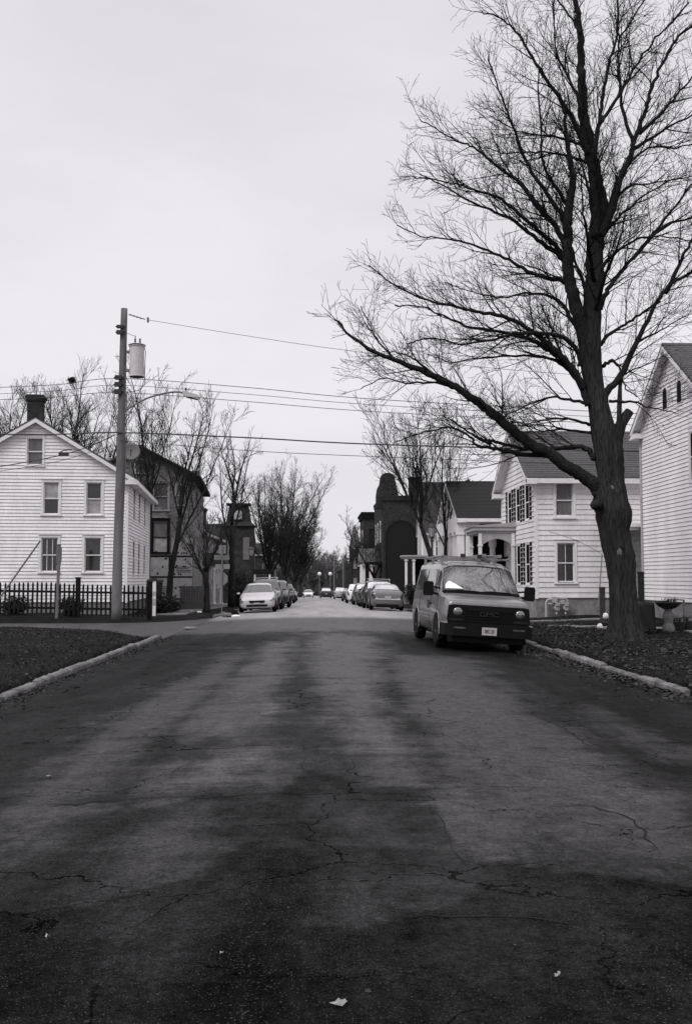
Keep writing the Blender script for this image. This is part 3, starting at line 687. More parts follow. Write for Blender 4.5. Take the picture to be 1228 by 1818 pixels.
# --- church far down the street
T = thing('church', 'tall dark stone church tower with pinnacles far down the street', 'church', (11.2, 300, zroad(300)))
o = MB(); o.box(0, 2.7, 0, 2.7, 0, 14.0); o.box(-.15, 2.85, -.15, 2.85, 13.2, 13.6)
for x in (0, 2.7):
    for y in (0, 2.7): o.box(x - .3, x + .3, y - .3, y + .3, 0, 14.6); o.lathe([(.3, 14.6), (.01, 16.6)], 6, (x, y, 0))
o.build('tower', brick, T); o = MB(); o.lathe([(1.75, 14.0), (1.3, 15.5), (1.15, 18.0), (.9, 19.0), (.05, 21.5)], 8, (1.35, 1.35, 0)); o.build('spire', brick_l, T)
o = MB(); o.box(.8, 1.9, -.33, -.3, 8.2, 11.5); o.box(.8, 1.9, -.33, -.3, 2, 5.5); o.build('belfry_window', stone, T)
o = MB(); o.box(-1.5, -.31, .4, 12, -1, 9.5); o.lathe([(.45, 9.5), (.02, 11.8)], 6, (-1.2, .9, 0)); o.box(2.71, 9, .5, 18, -1, 9); o.build('nave', brick, T)
DB = House('gabled_brick_shop', 'dark gabled building on the right at the far end of the street', 'building', (8.6, 345, zroad(345)), 0, 4.2, 8, 8.5, 9.3, 'y', found=.3)
DB.build_walls(brick, plain=True, corner=None).build_roof(shingle_d, .2, .2, trim=trimd, returns=False)

# --- left side: brick house under repair
rzG = R(3.2); seG = Vector((-7.25, 62, 0.0)); WG = 6.4
Gh = House('brick_house', 'weathered brick house with bare foil sheathing boards on its ground floor', 'house', seG - Vector((WG * math.cos(rzG), WG * math.sin(rzG), 0)), rzG, WG, 11.5, 8.1, 9.75, 'y', found=.2)
Gh.window('S', 4.0, 5.9, .85, 1.65, frame=trimg, up=shade_m, low=shade_m); Gh.window('S', 3.95, 3.3, .9, 1.9, frame=trimd, up=shade_m, low=shade_l, case=.14)
Gh.window('S', 1.3, 5.9, .85, 1.65, frame=trimg)
Gh.window('S', 2.9, 8.15, .6, .75, frame=trimg, up=shade_m, low=shade_m)
for u in (2, 5, 8): Gh.window('E', u, 5.7, .85, 1.6, frame=trimg)
Gh.window('S', 5.35, 6.2, .5, 1.2, frame=trimg); Gh.window('S', 1.0, 3.3, .9, 1.9, frame=trimg)
Gh.build_walls(brick_l, plain=True, corner=None).build_roof(shingle, .45, .4, trim=trimd)
o = MB()
for (a0, a1, b0, b1) in ((2.2, 4.95, 1.85, 3.05), (5.0, 6.36, 1.85, 3.05), (3.1, 6.36, .55, 1.8), (2.2, 3.05, .3, 1.8), (5.1, 6.36, 3.1, 4.2), (2.2, 3.75, 3.1, 4.6)): o.box(a0, a1, -.06, -.005, b0, b1)
sh = o.build('sheathing_panel', panel_m, Gh.root)
rr = random.Random(8); o = MB()
for i in range(70):
    a, b = rr.uniform(2.3, 6.3), rr.choice((.75, 1.15, 1.6, 2.0, 2.45, 2.9, 3.3, 3.8)) + rr.uniform(-.06, .06)
    o.box(a - .05, a + .05, -.068, -.0605, b - .05, b + .05)
for a, b in ((2.9, 2.55), (5.4, 2.4), (4.3, 1.2), (5.6, 1.0)):
    for k in range(4): o.box(a, a + rr.uniform(.6, .95), -.066, -.0605, b - .1 * k, b - .1 * k + .04)
for b in (3.07, 1.82): o.box(2.2, 6.36, -.07, -.0615, b - .05, b + .05)
o.box(4.93, 5.03, -.072, -.062, 1.82, 3.07)
o.build('tape_strip', trimd, sh)
o = MB(); o.box(6.1, 6.75, .0, .5, 8.02, 8.3); o.build('cornice_bracket', trimg, Gh.root)
# satellite dish on its mast above the roof
_q = P(233, 803, 55.0)
sd = thing('satellite_dish', 'big grey satellite dish on a tall mast beside the utility pole', 'satellite dish', (_q.x, 55.0, _q.z - .6))
o = MB(); o.tube([(0, 0, -2.1), (0, 0, .55)], .035, 8); o.build('mast', mmetal, sd)
o = MB(); dd = Vector((.18, -.95, .22)).normalized(); Mx = dd.to_track_quat('Z', 'Y').to_matrix().to_4x4(); Mx.translation = (0, -.05, .6)
o.lathe([(.02, .0), (.2, .02), (.36, .07), (.50, .15), (.50, .165), (.36, .085), (.2, .035), (.02, .015)], 20, cap=False); o.v = [tuple(Mx @ Vector(p)) for p in o.v]; o.build('dish', mat('dish_paint', .15, .7, .2), sd, smooth=True)
o = MB(); o.tube([(0, -.05, .35), tuple(Mx @ Vector((0, -.05, .45)))], .02, 6); ico(o, Mx @ Vector((0, -.05, .45)), .06); o.build('feed_arm', dmetal, sd)

Hh = House('porch_house', 'low dark house with a hipped porch on white columns behind the stop sign', 'house', (-14.0, 76, -.2), 0, 6.1, 13, 5.5, 8.0, 'y', found=.3)
Hh.window('S', 4.2, 1.2, .7, 1.5); Hh.window('E', 4, 1.2, .9, 1.7); Hh.window('E', 9, 1.2, .9, 1.7)
Hh.build_walls(brick_l, plain=True, corner=None).build_roof(shingle_d, .3, .2, trim=trimg, returns=False)
chimney(Hh.roof, 5.4, 3.2, 5.8, 7.4, .6, .6, brick, 0)
o = MB(); zb = 2.85
o.v += [(5.0, -3.1, zb), (8.0, -3.1, zb), (8.0, -.02, zb), (5.0, -.02, zb), (5.9, -1.8, zb + .95), (7.1, -1.8, zb + .95), (7.1, -.02, zb + .95), (5.9, -.02, zb + .95)]
o.f += [(0, 1, 5, 4), (1, 2, 6, 5), (3, 0, 4, 7), (4, 5, 6, 7), (2, 3, 7, 6), (0, 3, 2, 1)]; pr_ = o.build('porch_roof', shingle_d, Hh.root)
o = MB(); o.box(5.05, 7.95, -3.04, -2.9, zb - .16, zb - .003); o.box(7.81, 7.95, -2.9, -.1, zb - .16, zb - .003); o.build('porch_beam', trimg, pr_)
for x in (5.2, 6.95, 7.45): o = MB(); o.lathe([(.17, .1), (.17, .2), (.13, .25), (.115, 2.45), (.16, 2.55), (.16, zb - .162)], 12, (x, -2.95, 0)); o.build('porch_column', trimw, pr_)
o = MB(); o.box(4.9, 8.1, -3.1, -.02, -.3, .1); o.build('porch_floor', trimg, pr_)
o = MB(); o.box(5.2, 5.9, -.06, -.012, 1.3, 2.5); o.build('porch_window', shade_l, Hh.root)

I_ = House('tower_house', 'dark house with a mansard capped tower behind the tall street tree', 'house', (-14.5, 108, -.8), 0, 6.5, 12, 6.4, 8.6, 'x', found=.3)
I_.window('E', 3, 3.6, .9, 1.7, frame=trimg); I_.window('S', 5, 3.6, .8, 1.6, frame=trimg)
I_.build_walls(brick, plain=True, corner=None).build_roof(shingle_d, .3, .2, trim=trimd, returns=False)
o = MB(); o.box(5.2, 8.3, -2.5, .7, -.5, 8.0); tw = o.build('tower', brick, I_.root)
o = MB(); o.v += [(4.9, -2.8, 8.0), (8.6, -2.8, 8.0), (8.6, 1, 8.0), (4.9, 1, 8.0), (5.5, -2.2, 8.5), (8.0, -2.2, 8.5), (8, .4, 8.5), (5.5, .4, 8.5), (5.8, -1.9, 10.2), (7.7, -1.9, 10.2), (7.7, .1, 10.2), (5.8, .1, 10.2)]
for a in (0, 4):
    for k in range(4): o.f.append((a + k, a + (k + 1) % 4, a + 4 + (k + 1) % 4, a + 4 + k))
o.f += [(8, 9, 10, 11), (3, 2, 1, 0)]; o.build('tower_roof', shingle_d, tw)
o = MB(); o.box(5.5, 8.0, -2.23, -.4, 10.205, 10.4); o.build('roof_cresting', trimd, tw)
o = MB(); o.prism([(6.35, 8.7), (7.15, 8.7), (7.15, 9.3)] + [(6.75 + .4 * math.cos(t), 9.3 + .4 * math.sin(t)) for t in [math.pi * i / 8 for i in range(1, 8)]] + [(6.35, 9.3)], -2.45, -2.0, lambda a, b, h: (a, h, b)); dm = o.build('dormer', trimg, tw)
o = MB(); o.lathe([(.22, 0), (.22, .02)], 14, (6.75, -2.48, 9.2), 'y'); o.build('dormer_window', shade_l, dm)
o = MB(); o.box(7.3, 7.95, -2.56, -2.505, 4.5, 6.8); o.box(5.7, 6.4, -2.56, -2.505, 4.5, 6.8); o.build('tower_window', shade_m, tw)
o = MB(); o.box(8.31, 10.2, -2.4, 6, 3.3, 3.5); o.box(8.31, 10.2, -2.4, -2.2, 3.0, 3.299); po = o.build('porch_roof', trimd, I_.root)
for x in (8.5, 10.05): o = MB(); o.box(x - .1, x + .1, -2.35, -2.15, .8, 3.0); o.build('porch_post', trimw, po)
o = MB(); o.box(8.31, 10.2, -2.4, -2.2, -.4, .8); o.build('porch_rail', trimg, po)
for nm, lab, x, y, W_, D_, e_, r_, m_ in (('row_house', 'grey gabled row house half hidden behind the dense street trees', -15, 138, 6.5, 12, 7, 9.5, brick_l), ('brick_row_house', 'dark brick row house behind the farthest left street trees', -15.5, 170, 7, 14, 7.5, 9.5, brick),
                                          ('gable_end_house', 'dark red gabled house at the far left bend beyond the row houses', -16, 215, 8, 14, 7.5, 10, brick)):
    h = House(nm, lab, 'house', (x, y, zroad(y)), 0, W_, D_, e_, r_, 'x', found=.3)
    for u in (1, 4): h.window('S', u, 4.2, .9, 1.6); h.window('E', u + 1, 4.2, .9, 1.6); h.window('E', u + 1, 1.2, .9, 1.6)
    h.build_walls(m_, plain=True, corner=None).build_roof(shingle_d, .3, .3, trim=trimg, returns=False)

# ------------------------------------------------------------------ vehicles
class Loft:                                              # body shell through cross sections; stations along y, front at y = 0
    def __init__(s, st, sub=3):
        rows = []
        for y, zb, be, top, hw, ht in st:
            h = [(0, zb), (hw * .80, zb), (hw * .97, zb + .10), (hw, (zb + be) / 2 + .06), (hw * .965, be), (ht * 1.03, be + (top - be) * .86), (ht * .80, be + (top - be) * .975), (0, top)]
            ring = [(x, y, z) for x, z in h] + [(-x, y, z) for x, z in h[6:0:-1]]
            rows.append(np.array(ring))
        A = np.array(rows); n = len(A)
        out = []                                         # soften between stations
        for i in range(n - 1):
            for k in range(sub):
                t = k / sub; p0, p1, p2, p3 = A[max(i - 1, 0)], A[i], A[i + 1], A[min(i + 2, n - 1)]
                m1 = (p2 - p0) * .5 * .55; m2 = (p3 - p1) * .5 * .55; t2, t3 = t * t, t * t * t
                out.append((2 * t3 - 3 * t2 + 1) * p1 + (t3 - 2 * t2 + t) * m1 + (-2 * t3 + 3 * t2) * p2 + (t3 - t2) * m2)
        out.append(A[-1]); s.A = np.array(out); s.sub = sub; s.m = 14
    def body(s, mb):
        i0 = len(mb.v); n = len(s.A); m = s.m
        mb.v += [tuple(p) for r in s.A for p in r]
        for i in range(n - 1):
            for j in range(m): a, b = i0 + i * m + j, i0 + i * m + (j + 1) % m; mb.f.append((a, b, b + m, a + m))
        mb.f.append(tuple(i0 + j for j in range(m))); mb.f.append(tuple(i0 + (n - 1) * m + j for j in range(m))[::-1]); return mb
    def S(s, u, t):
        u = max(0, min(len(s.A) - 1.0001, u * s.sub)); i = int(u); f = u - i; t = t % s.m; j = int(t); g = t - j; k = (j + 1) % s.m
        A = s.A; return (A[i, j] * (1 - g) + A[i, k] * g) * (1 - f) + (A[i + 1, j] * (1 - g) + A[i + 1, k] * g) * f
    def panel(s, mb, u0, u1, t0, t1, nu=6, nt=6, off=.012, shape=None):
        i0 = len(mb.v)
        for a in range(nu + 1):
            for b in range(nt + 1):
                u, t = u0 + (u1 - u0) * a / nu, t0 + (t1 - t0) * b / nt
                if shape: u, t = shape(a / nu, b / nt)
                p = s.S(u, t); e = .03; du = s.S(u + e, t) - s.S(u - e, t); dt = s.S(u, t + e) - s.S(u, t - e)
                nn = np.cross(dt, du); l = np.linalg.norm(nn); nn = nn / l if l > 1e-9 else np.array((0, -1, 0))
                c = np.array((0, p[1], .75)); nn = nn if np.dot(nn, p - c) >= 0 else -nn
                mb.v.append(tuple(p + nn * off))
        for a in range(nu):
            for b in range(nt): q = i0 + a * (nt + 1) + b; mb.f.append((q, q + 1, q + nt + 2, q + nt + 1))
        return mb
def wheel(par, x, y, r, wd, side):
    t = MB(); h = wd / 2
    t.lathe([(r * .62, -h), (r * .9, -h), (r, -h * .7), (r, h * .7), (r * .9, h), (r * .62, h)], 24, (0, 0, 0), 'x', cap=False)
    o = t.build('wheel', rubber, par, smooth=True, loc=(x, y, r)); t = MB()
    t.lathe([(r * .64, -.2 * h), (r * .60, .55 * h), (r * .5, .70 * h), (r * .2, .8 * h), (r * .16, 1.0 * h), (.001, 1.02 * h)], 20, (0, 0, 0), 'x', cap=False)
    for k in range(8):
        a = 2 * math.pi * k / 8; t.bar((h * .86, math.cos(a) * r * .22, math.sin(a) * r * .22), (h * .80, math.cos(a) * r * .58, math.sin(a) * r * .58), .05, .03, (1, 0, 0))
    t.v = [(side * a, b, c) for a, b, c in t.v]; t.build('rim', rim_m, o); return o
def arch(par, x, y, r, side):
    t = MB(); pr = [(r * math.cos(a), max(-.16, r * math.sin(a))) for a in [math.pi * 2 * k / 24 for k in range(24)]]
    t.prism(pr, x - side * .10, x + side * .006, lambda a, b, h: (h, y + a, .33 + b)); return t.build('wheel_arch', plastic, par)
ST_SEDAN = [(0.00, .36, .56, .58, .66, .56), (0.06, .24, .63, .67, .80, .68), (0.45, .20, .72, .80, .88, .73), (1.15, .19, .84, .95, .905, .75), (1.98, .19, .91, 1.40, .91, .57), (2.45, .19, .93, 1.455, .91, .57), (3.15, .19, .95, 1.42, .91, .56), (3.95, .19, 1.0, 1.10, .90, .66), (4.42, .22, 1.0, 1.06, .87, .68), (4.56, .30, .88, .94, .82, .62), (4.62, .40, .62, .66, .74, .54)]
ST_SUV = [(0.00, .42, .70, .74, .74, .62), (0.07, .30, .80, .86, .86, .72), (0.45, .26, .92, 1.0, .92, .77), (1.15, .25, 1.0, 1.12, .94, .80), (1.75, .25, 1.06, 1.62, .94, .66), (2.4, .25, 1.08, 1.72, .94, .67), (3.4, .25, 1.09, 1.72, .94, .67), (4.1, .25, 1.1, 1.66, .93, .66), (4.48, .27, 1.1, 1.18, .90, .72), (4.58, .32, .92, .98, .86, .68), (4.62, .45, .66, .70, .78, .60)]
def carM(loc, rz, roll=0): return Matrix.Translation(loc) @ Matrix.Rotation(rz, 4, 'Z') @ Matrix.Rotation(roll, 4, 'Y')
def make_car(name, label, cat, x, y, away, paint, kind='sedan', group=None, rack=False, detail=True, plate=True):
    st = ST_SEDAN if kind == 'sedan' else ST_SUV; L = 4.62
    z = zroad(y) + crown(x); rz = math.pi if away else 0.0
    root = thing(name, label, cat, (x, y + (L if away else 0), z), rz, group)
    root.rotation_euler = (0, R(1.8) * (-1 if away else 1) * (1 if x > 0 else -1), rz)
    lf = Loft(st); b = lf.body(MB()); body = b.build('body', paint, root, smooth=True)
    g = MB(); lf.panel(g, 3.10, 3.90, 5.06, 8.94, 5, 8); g.build('windscreen', car_glass, root, smooth=True, fix=False)
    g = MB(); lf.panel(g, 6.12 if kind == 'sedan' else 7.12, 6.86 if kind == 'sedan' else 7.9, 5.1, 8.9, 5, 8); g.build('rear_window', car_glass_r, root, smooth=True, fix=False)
    for a, b2 in ((4.08, 4.86), (9.92, 9.14)):
        for u0, u1 in ((3.42, 4.9), (5.0, 6.35)) if kind == 'sedan' else ((3.5, 4.8), (4.9, 6.0), (6.1, 6.9)):
            g = MB(); lf.panel(g, u0, u1, a, b2, 6, 3); g.build('side_window', car_glass, root, smooth=True, fix=False)
    r = .32 if kind == 'sedan' else .36; hw = st[4][4]
    for yy in (.88, 3.62):
        for sd_ in (-1, 1): arch(root, sd_ * hw * .995, yy, r + .05, sd_); wheel(root, sd_ * (hw - .085), yy, r, .21, sd_)
    zf = st[0][1]
    for sd_ in (0, 1):
        t0, t1 = (3.25, 4.55) if sd_ == 0 else (10.75, 9.45)
        g = MB(); lf.panel(g, .25, 1.75, t0 + .35, t1, 5, 4, .012); g.build('headlight', lens_m, root, smooth=True, fix=False)
        t0, t1 = (3.1, 4.4) if sd_ == 0 else (10.9, 9.6)
        g = MB(); lf.panel(g, 8.0, 9.8, t0 + .2 * (1 if sd_ == 0 else -1), t1, 5, 4, .014); g.build('tail_light', tail_m, root, smooth=True, fix=False)
        t = MB(); xx = (hw + .09) * (1 if sd_ else -1); ico(t, (xx, 1.52, st[3][2] + .11), .085, (1.15, .5, .66)); t.build('wing_mirror', paint, root, smooth=True)
    g = MB(); top, be = st[0][3], st[0][2]; h = zf + .02
    g.prism([(-.34, h + .10), (.34, h + .10), (.40, h + .22), (-.40, h + .22)], -.035, .03, lambda a, b, q: (a, q, b)); g.build('grille', plastic, root)
    g = MB(); g.box(-.52, .52, -.03, .05, zf - .06, zf + .04); g.build('air_intake', plastic, root)
    if plate:
        g = MB(); g.box(-.16, .16, -.045, -.02, zf + .05, zf + .14); g.build('front_plate', plate_m, root)
    g = MB(); yb = 4.62
    g.box(-.17, .17, yb - .05, yb + .035, zf + .30 if kind == 'sedan' else zf + .25, zf + .44 if kind == 'sedan' else zf + .39); g.build('rear_plate', plate_m, root)
    g = MB(); g.box(-.62, .62, yb - .2, yb + .02, zf - .16, zf - .02); g.build('rear_bumper_trim', plastic, root)
    g = MB(); g.box(-.62, .62, .25, 4.3, .17, .24); g.build('underbody', plastic, root)
    if rack:
        for sd_ in (-1, 1):
            t = MB(); t.tube([(sd_ * .62, 1.9, 1.70), (sd_ * .62, 2.0, 1.80), (sd_ * .62, 4.0, 1.80), (sd_ * .62, 4.1, 1.68)], .02, 6); t.build('roof_rail', galv, root)
        for yy in (2.3, 3.5): t = MB(); t.box(-.62, .62, yy - .03, yy + .03, 1.785, 1.82); t.build('roof_bar', galv, root)
    return root
GP = 'cars parked along the kerbs'
make_car('parked_sedan', 'silver sedan facing the camera, first in the left row, beside the small tree', 'car', -2.72, 50.2, False, paint_s, 'sedan', GP)
make_car('parked_suv', 'dark wagon with roof rails right behind the silver sedan', 'car', -2.62, 56.6, False, paint_d, 'suv', GP, rack=True)
make_car('parked_suv', 'dark upright off-roader third in the left row, mostly hidden by the wagon ahead', 'car', -2.35, 63.0, False, paint_d, 'suv', GP)
make_car('parked_car', 'dark car fourth in the left row behind the off-roader', 'car', -2.5, 74, False, paint_m, 'sedan', GP)
make_car('parked_car', 'dark car fifth in the left row under the dense trees', 'car', -2.5, 88, False, paint_d, 'suv', GP)
make_car('parked_car', 'pale car last in the left row by the traffic lights', 'car', -2.7, 118, False, paint_s, 'sedan', GP)
make_car('parked_car', 'dull grey car sixth in the left row', 'car', -2.6, 102, False, paint_m, 'sedan', GP)
_rs = make_car('parked_sedan', 'silver sedan seen from behind, first in the right row, beyond the van', 'car', 4.02, 54.6, True, mat('silver_grey_paint', .12, .30, .5, coat=.5), 'sedan', GP)
g = MB(); g.prism([(-.70, .60), (.70, .60), (.62, .72), (.50, .66), (-.50, .66), (-.62, .72)], 4.50, 4.645, lambda a, b, q: (a, q, b)); g.build('bumper_highlight', paint_s, _rs)  # pale band painted for the light caught along the bumper top
make_car('parked_suv', 'black SUV parked right in front of the silver rear-view sedan', 'car', 4.0, 61.2, True, paint_d, 'suv', GP, rack=True)
make_car('parked_car', 'dark hatchback third in the right row', 'car', 4.05, 69, True, paint_d, 'sedan', GP)
make_car('parked_car', 'mid grey car fourth in the right row', 'car', 4.05, 77.5, True, paint_m, 'suv', GP)
make_car('parked_suv', 'white SUV fifth in the right row beyond the dark cars', 'car', 3.95, 90, True, paint_w, 'suv', GP)
make_car('parked_car', 'silver car at the far end of the right row', 'car', 4.1, 150, True, paint_s, 'suv', GP)
make_car('parked_car', 'black car between the white SUV and the far silver car', 'car', 4.2, 112, True, paint_d, 'sedan', GP)
make_car('moving_car', 'dark car driving away in the right lane far down the street', 'car', 2.2, 168, True, paint_d, 'suv')
make_car('moving_car', 'white car coming towards the camera far down the street', 'car', -.75, 186, False, paint_w, 'sedan')

# the van parked under the tree, nose to the camera
VX, VY = 3.86, 22.55
van = thing('parked_van', 'grey work van with black grille, roof rack and dented side beside the bare tree', 'van', (VX, VY, crown(4.0) + .0))
van.rotation_euler = (0, R(3.4), R(1.7))
ST_VAN = [(0.00, .40, 1.00, 1.05, .88, .76), (0.05, .34, 1.06, 1.12, .945, .82), (0.40, .30, 1.13, 1.20, .985, .86), (0.98, .28, 1.18, 1.28, 1.0, .89), (1.60, .28, 1.20, 1.94, 1.005, .78), (2.0, .28, 1.20, 2.05, 1.005, .79), (3.4, .28, 1.20, 2.08, 1.005, .80), (5.2, .28, 1.20, 2.07, 1.0, .80), (5.52, .28, 1.19, 2.0, .99, .78), (5.62, .34, 1.15, 1.90, .97, .75)]
lf = Loft(ST_VAN); b = MB(); lf.body(b); vb = b.build('body', paint_v, van, smooth=True)
vg = mat('van_glass', 0.06, 0.04, 0.5, 2.2, 0.5, ior=2.35)
g = MB(); lf.panel(g, 3.08, 3.93, 5.10, 8.90, 6, 10); ws = g.build('windscreen', vg, van, smooth=True, fix=False)
g = MB(); lf.panel(g, 3.02, 3.99, 5.02, 8.98, 6, 10, .007); g.build('windscreen_seal', plastic, ws, smooth=True, fix=False)
for a, b2 in ((4.12, 4.84), (9.88, 9.16)):
    for nm, u0, u1 in (('door_window', 3.45, 4.55), ('side_window', 4.95, 5.95), ('side_window', 6.08, 6.95)):
        def shp(p, q, u0=u0, u1=u1, a=a, b2=b2, nm=nm):
            u = u0 + (u1 - u0) * p
            if nm == 'door_window': u = u0 + (u1 - u0) * p + (1 - p) * (q) * .28
            return u, a + (b2 - a) * q
        g = MB(); lf.panel(g, 0, 0, 0, 0, 6, 4, .012, shp); g.build(nm, vg, van, smooth=True, fix=False)
# seams, mouldings and handles on the flanks
for sd_ in (-1, 1):
    X0 = sd_ * 1.0
    for yy in (1.12, 2.30, 4.1):
        g = MB(); g.tube([tuple(lf.S(*uv)) for uv in [(3 + (yy - .98) / .64 if yy < 1.62 else (4 + (yy - 1.62) / .38 if yy < 2 else (5 + (yy - 2) / 1.4 if yy < 3.4 else 6 + (yy - 3.4) / 1.8)), (t if sd_ > 0 else 14 - t)) for t in (2.1, 2.6, 3.2, 3.7, 4.0)]], .008, 5); g.build('door_seam', plastic, vb)
    g = MB(); g.box(X0 - .012, X0 + .012, 1.62, 3.92, .57, .64); g.build('side_moulding', paint_v, vb)
    for yy in (1.98,): g = MB(); g.box(X0 - .03, X0 + .035 * (1), yy, yy + .16, .96, 1.0); g.build('door_handle', plastic, vb)
    g = MB(); g.box(X0 - .02, X0 + .02 + .006 * sd_, 2.40, 2.60, .86, 1.06); g.build('patch_panel', mat('dark_patch', .06, .5), vb)
    for yy in (1.06, 4.49): arch(van, sd_ * 1.0, yy, .47, sd_); wheel(van, sd_ * .885, yy, .37, .24, sd_)
    for yy in (1.06, 4.49):                              # pale lip round each wheel opening
        g = MB(); g.tube([(sd_ * 1.0, yy + .50 * math.cos(t), .33 + .50 * math.sin(t)) for t in [math.pi * k / 12 for k in range(13)]], .014, 6); g.build('wheel_lip', paint_v, vb)
    m = MB(); xx = sd_ * 1.20
    m.prism([(-.11, -.17), (.09, -.18), (.12, -.14), (.13, .12), (.10, .17), (-.09, .18), (-.12, .14), (-.13, -.13)], -.06, .05, lambda a, b, q: (xx + sd_ * a * (1 - abs(q)), 1.22 + q, 1.34 + b * (1 - abs(q))))
    mi = m.build('wing_mirror', plastic, van); m = MB(); m.bar((sd_ * .92, 1.25, 1.20), (xx, 1.22, 1.28), .05, .05); m.bar((sd_ * .92, 1.25, 1.36), (xx, 1.22, 1.40), .04, .04); m.build('mirror_arm', plastic, mi)
# front: black grille panel, headlights, bumper
g = MB(); g.prism([(-.90, .60), (.90, .60), (.93, .70), (.90, 1.0), (.80, 1.02), (-.80, 1.02), (-.90, 1.0), (-.93, .70)], -.045, .12, lambda a, b, h: (a, h, b)); gr = g.build('front_panel', plastic, van)
g = MB()
for k in range(5): g.box(-.52, .52, -.062, -.046, .655 + .06 * k, .675 + .06 * k)
g.box(-.55, -.525, -.066, -.046, .63, .95); g.box(.525, .55, -.066, -.046, .63, .95); g.build('grille_bar', plastic, gr)
em = text_mesh('GMC', .155, 'emblem', mat('dull_chrome', .085, .35, metal=.8), gr, Matrix.Translation((0, -.075, .83)) @ Matrix.Rotation(math.pi / 2, 4, 'X') @ Matrix.Scale(1.25, 4, (1, 0, 0)), .008, 0, -.003)
for sd_ in (-1, 1):
    h = MB(); h.box(sd_ * .715 - .165, sd_ * .715 + .165, -.058, -.046, .735, .955); hh = h.build('headlight', plastic, van)
    h = MB(); h.lathe([(.001, -.082), (.05, -.080), (.08, -.072), (.09, -.059)], 16, (sd_ * .70, 0, .865), 'y', cap=False); h.v = [((v[0] - sd_ * .7) * 1.15 + sd_ * .7, v[1], v[2]) for v in h.v]; h.build('lamp_lens', lens_m, hh, smooth=True)
    h = MB(); h.box(sd_ * .72 - .16, sd_ * .72 + .16, -.064, -.046, .665, .722); h.build('turn_signal', mat('turn_lens', .014, .4, .2), van)
    h = MB(); h.box(sd_ * .66 - .13, sd_ * .66 + .13, -.168, -.158, .50, .535); h.build('bumper_light_strip', lens_m, van)
bp = MB(); pr = [(-1.02, .34), (-.98, -.02), (-.80, -.12), (.80, -.12), (.98, -.02), (1.02, .34), (.8, .3), (-.8, .3)]
bp.prism(pr, .34, .60, lambda a, b, h: (a, b - .04, h)); bu = bp.build('front_bumper', plastic, van)
bp = MB(); bp.prism([(-.80, -.02), (.80, -.02), (.86, .25), (-.86, .25)], .20, .338, lambda a, b, h: (a, b, h)); bp.build('air_dam', plastic, bu)
bp = MB(); bp.prism([(-1.025, .33), (-.99, -.07), (-.93, -.11), (-.93, .3)], .602, .625, lambda a, b, h: (a, b, h)); bp.prism([(1.025, .33), (.99, -.07), (.93, -.11), (.93, .3)], .602, .625, lambda a, b, h: (a, b, h)); bp.build('bumper_cap', mat('worn_chrome', .3, .4, metal=.5), bu)
pl = MB(); pl.box(-.165, .165, -.185, -.165, .38, .55); lp = pl.build('licence_plate', plate_m, van)
text_mesh('88C·28', .115, 'plate_lettering', mat('plate_ink', .05, .6), lp, Matrix.Translation((0, -.1875, .462)) @ Matrix.Rotation(math.pi / 2, 4, 'X') @ Matrix.Scale(.62, 4, (1, 0, 0)), .001, 0, .002)
g = MB(); g.prism([(-.90, .92), (.90, .92), (.90, 1.03), (-.90, 1.03)], 1.245, 1.275, lambda a, b, h: (a, b, h + .02)); g.build('cowl', plastic, van)
for x0, x1 in ((-.75, -.06), (.0, .72)):
    g = MB(); g.tube([(x0, .95, 1.315), (x0 + .2, .97, 1.34), (x1, .99, 1.325)], .014, 5); g.build('wiper', plastic, van)
g = MB(); g.v += [(-.72, 1.12, 1.30), (-.12, 1.12, 1.30), (-.30, 1.26, 1.47), (-.66, 1.26, 1.45)]; g.f.append((0, 1, 2, 3))
dp = MB(); lf.panel(dp, 0, 0, 0, 0, 6, 6, .016, lambda p, q: (3.16 + .27 * p * (1 - .35 * (2 * q - 1) ** 2), 8.62 - q * (1.05 - .25 * p)))
dp.build('dash_paper', cloth_w, van, fix=False, smooth=True)
g = MB(); g.box(-.72, .72, .4, 5.4, .22, .285); g.build('underbody', plastic, van)
# ladder rack
rk = MB()
for yy in (1.95, 3.35, 4.75):
    rk.box(-.84, .84, yy - .03, yy + .03, 2.11, 2.15)
    for sd_ in (-1, 1): rk.box(sd_ * .80 - .03, sd_ * .80 + .03, yy - .04, yy + .04, 1.94, 2.11)
    rr_ = rk.build('rack_crossbar', rack_m, van); rk = MB()

for sd_ in (-1, 1): g = MB(); g.tube([(sd_ * .80, 1.75, 2.14), (sd_ * .80, 4.95, 2.14)], .022, 6); g.build('rack_rail', rack_m, rr_)
for x, y in ((-.3, 1.93), (.1, 1.9), (.45, 3.3)): g = MB(); g.box(x - .05, x + .05, y - .06, y + .06, 2.151, 2.22); g.build('rack_clamp', dmetal, rr_)
la = thing('ladder', 'aluminium ladder lying on the roof rack of the van', 'ladder', van.matrix_basis @ Vector((.20, 1.7, 2.165)), R(1.7), rot=(0, R(3.4), R(1.7)))
g = MB()
for x in (0, .38): g.box(x - .018, x + .018, 0, 3.4, 0, .075)
g.build('rail', rack_m, la); g = MB()
for k in range(11): g.tube([(.018, .2 + .3 * k, .04), (.362, .2 + .3 * k, .04)], .015, 6)
g.build('rung', rack_m, la)

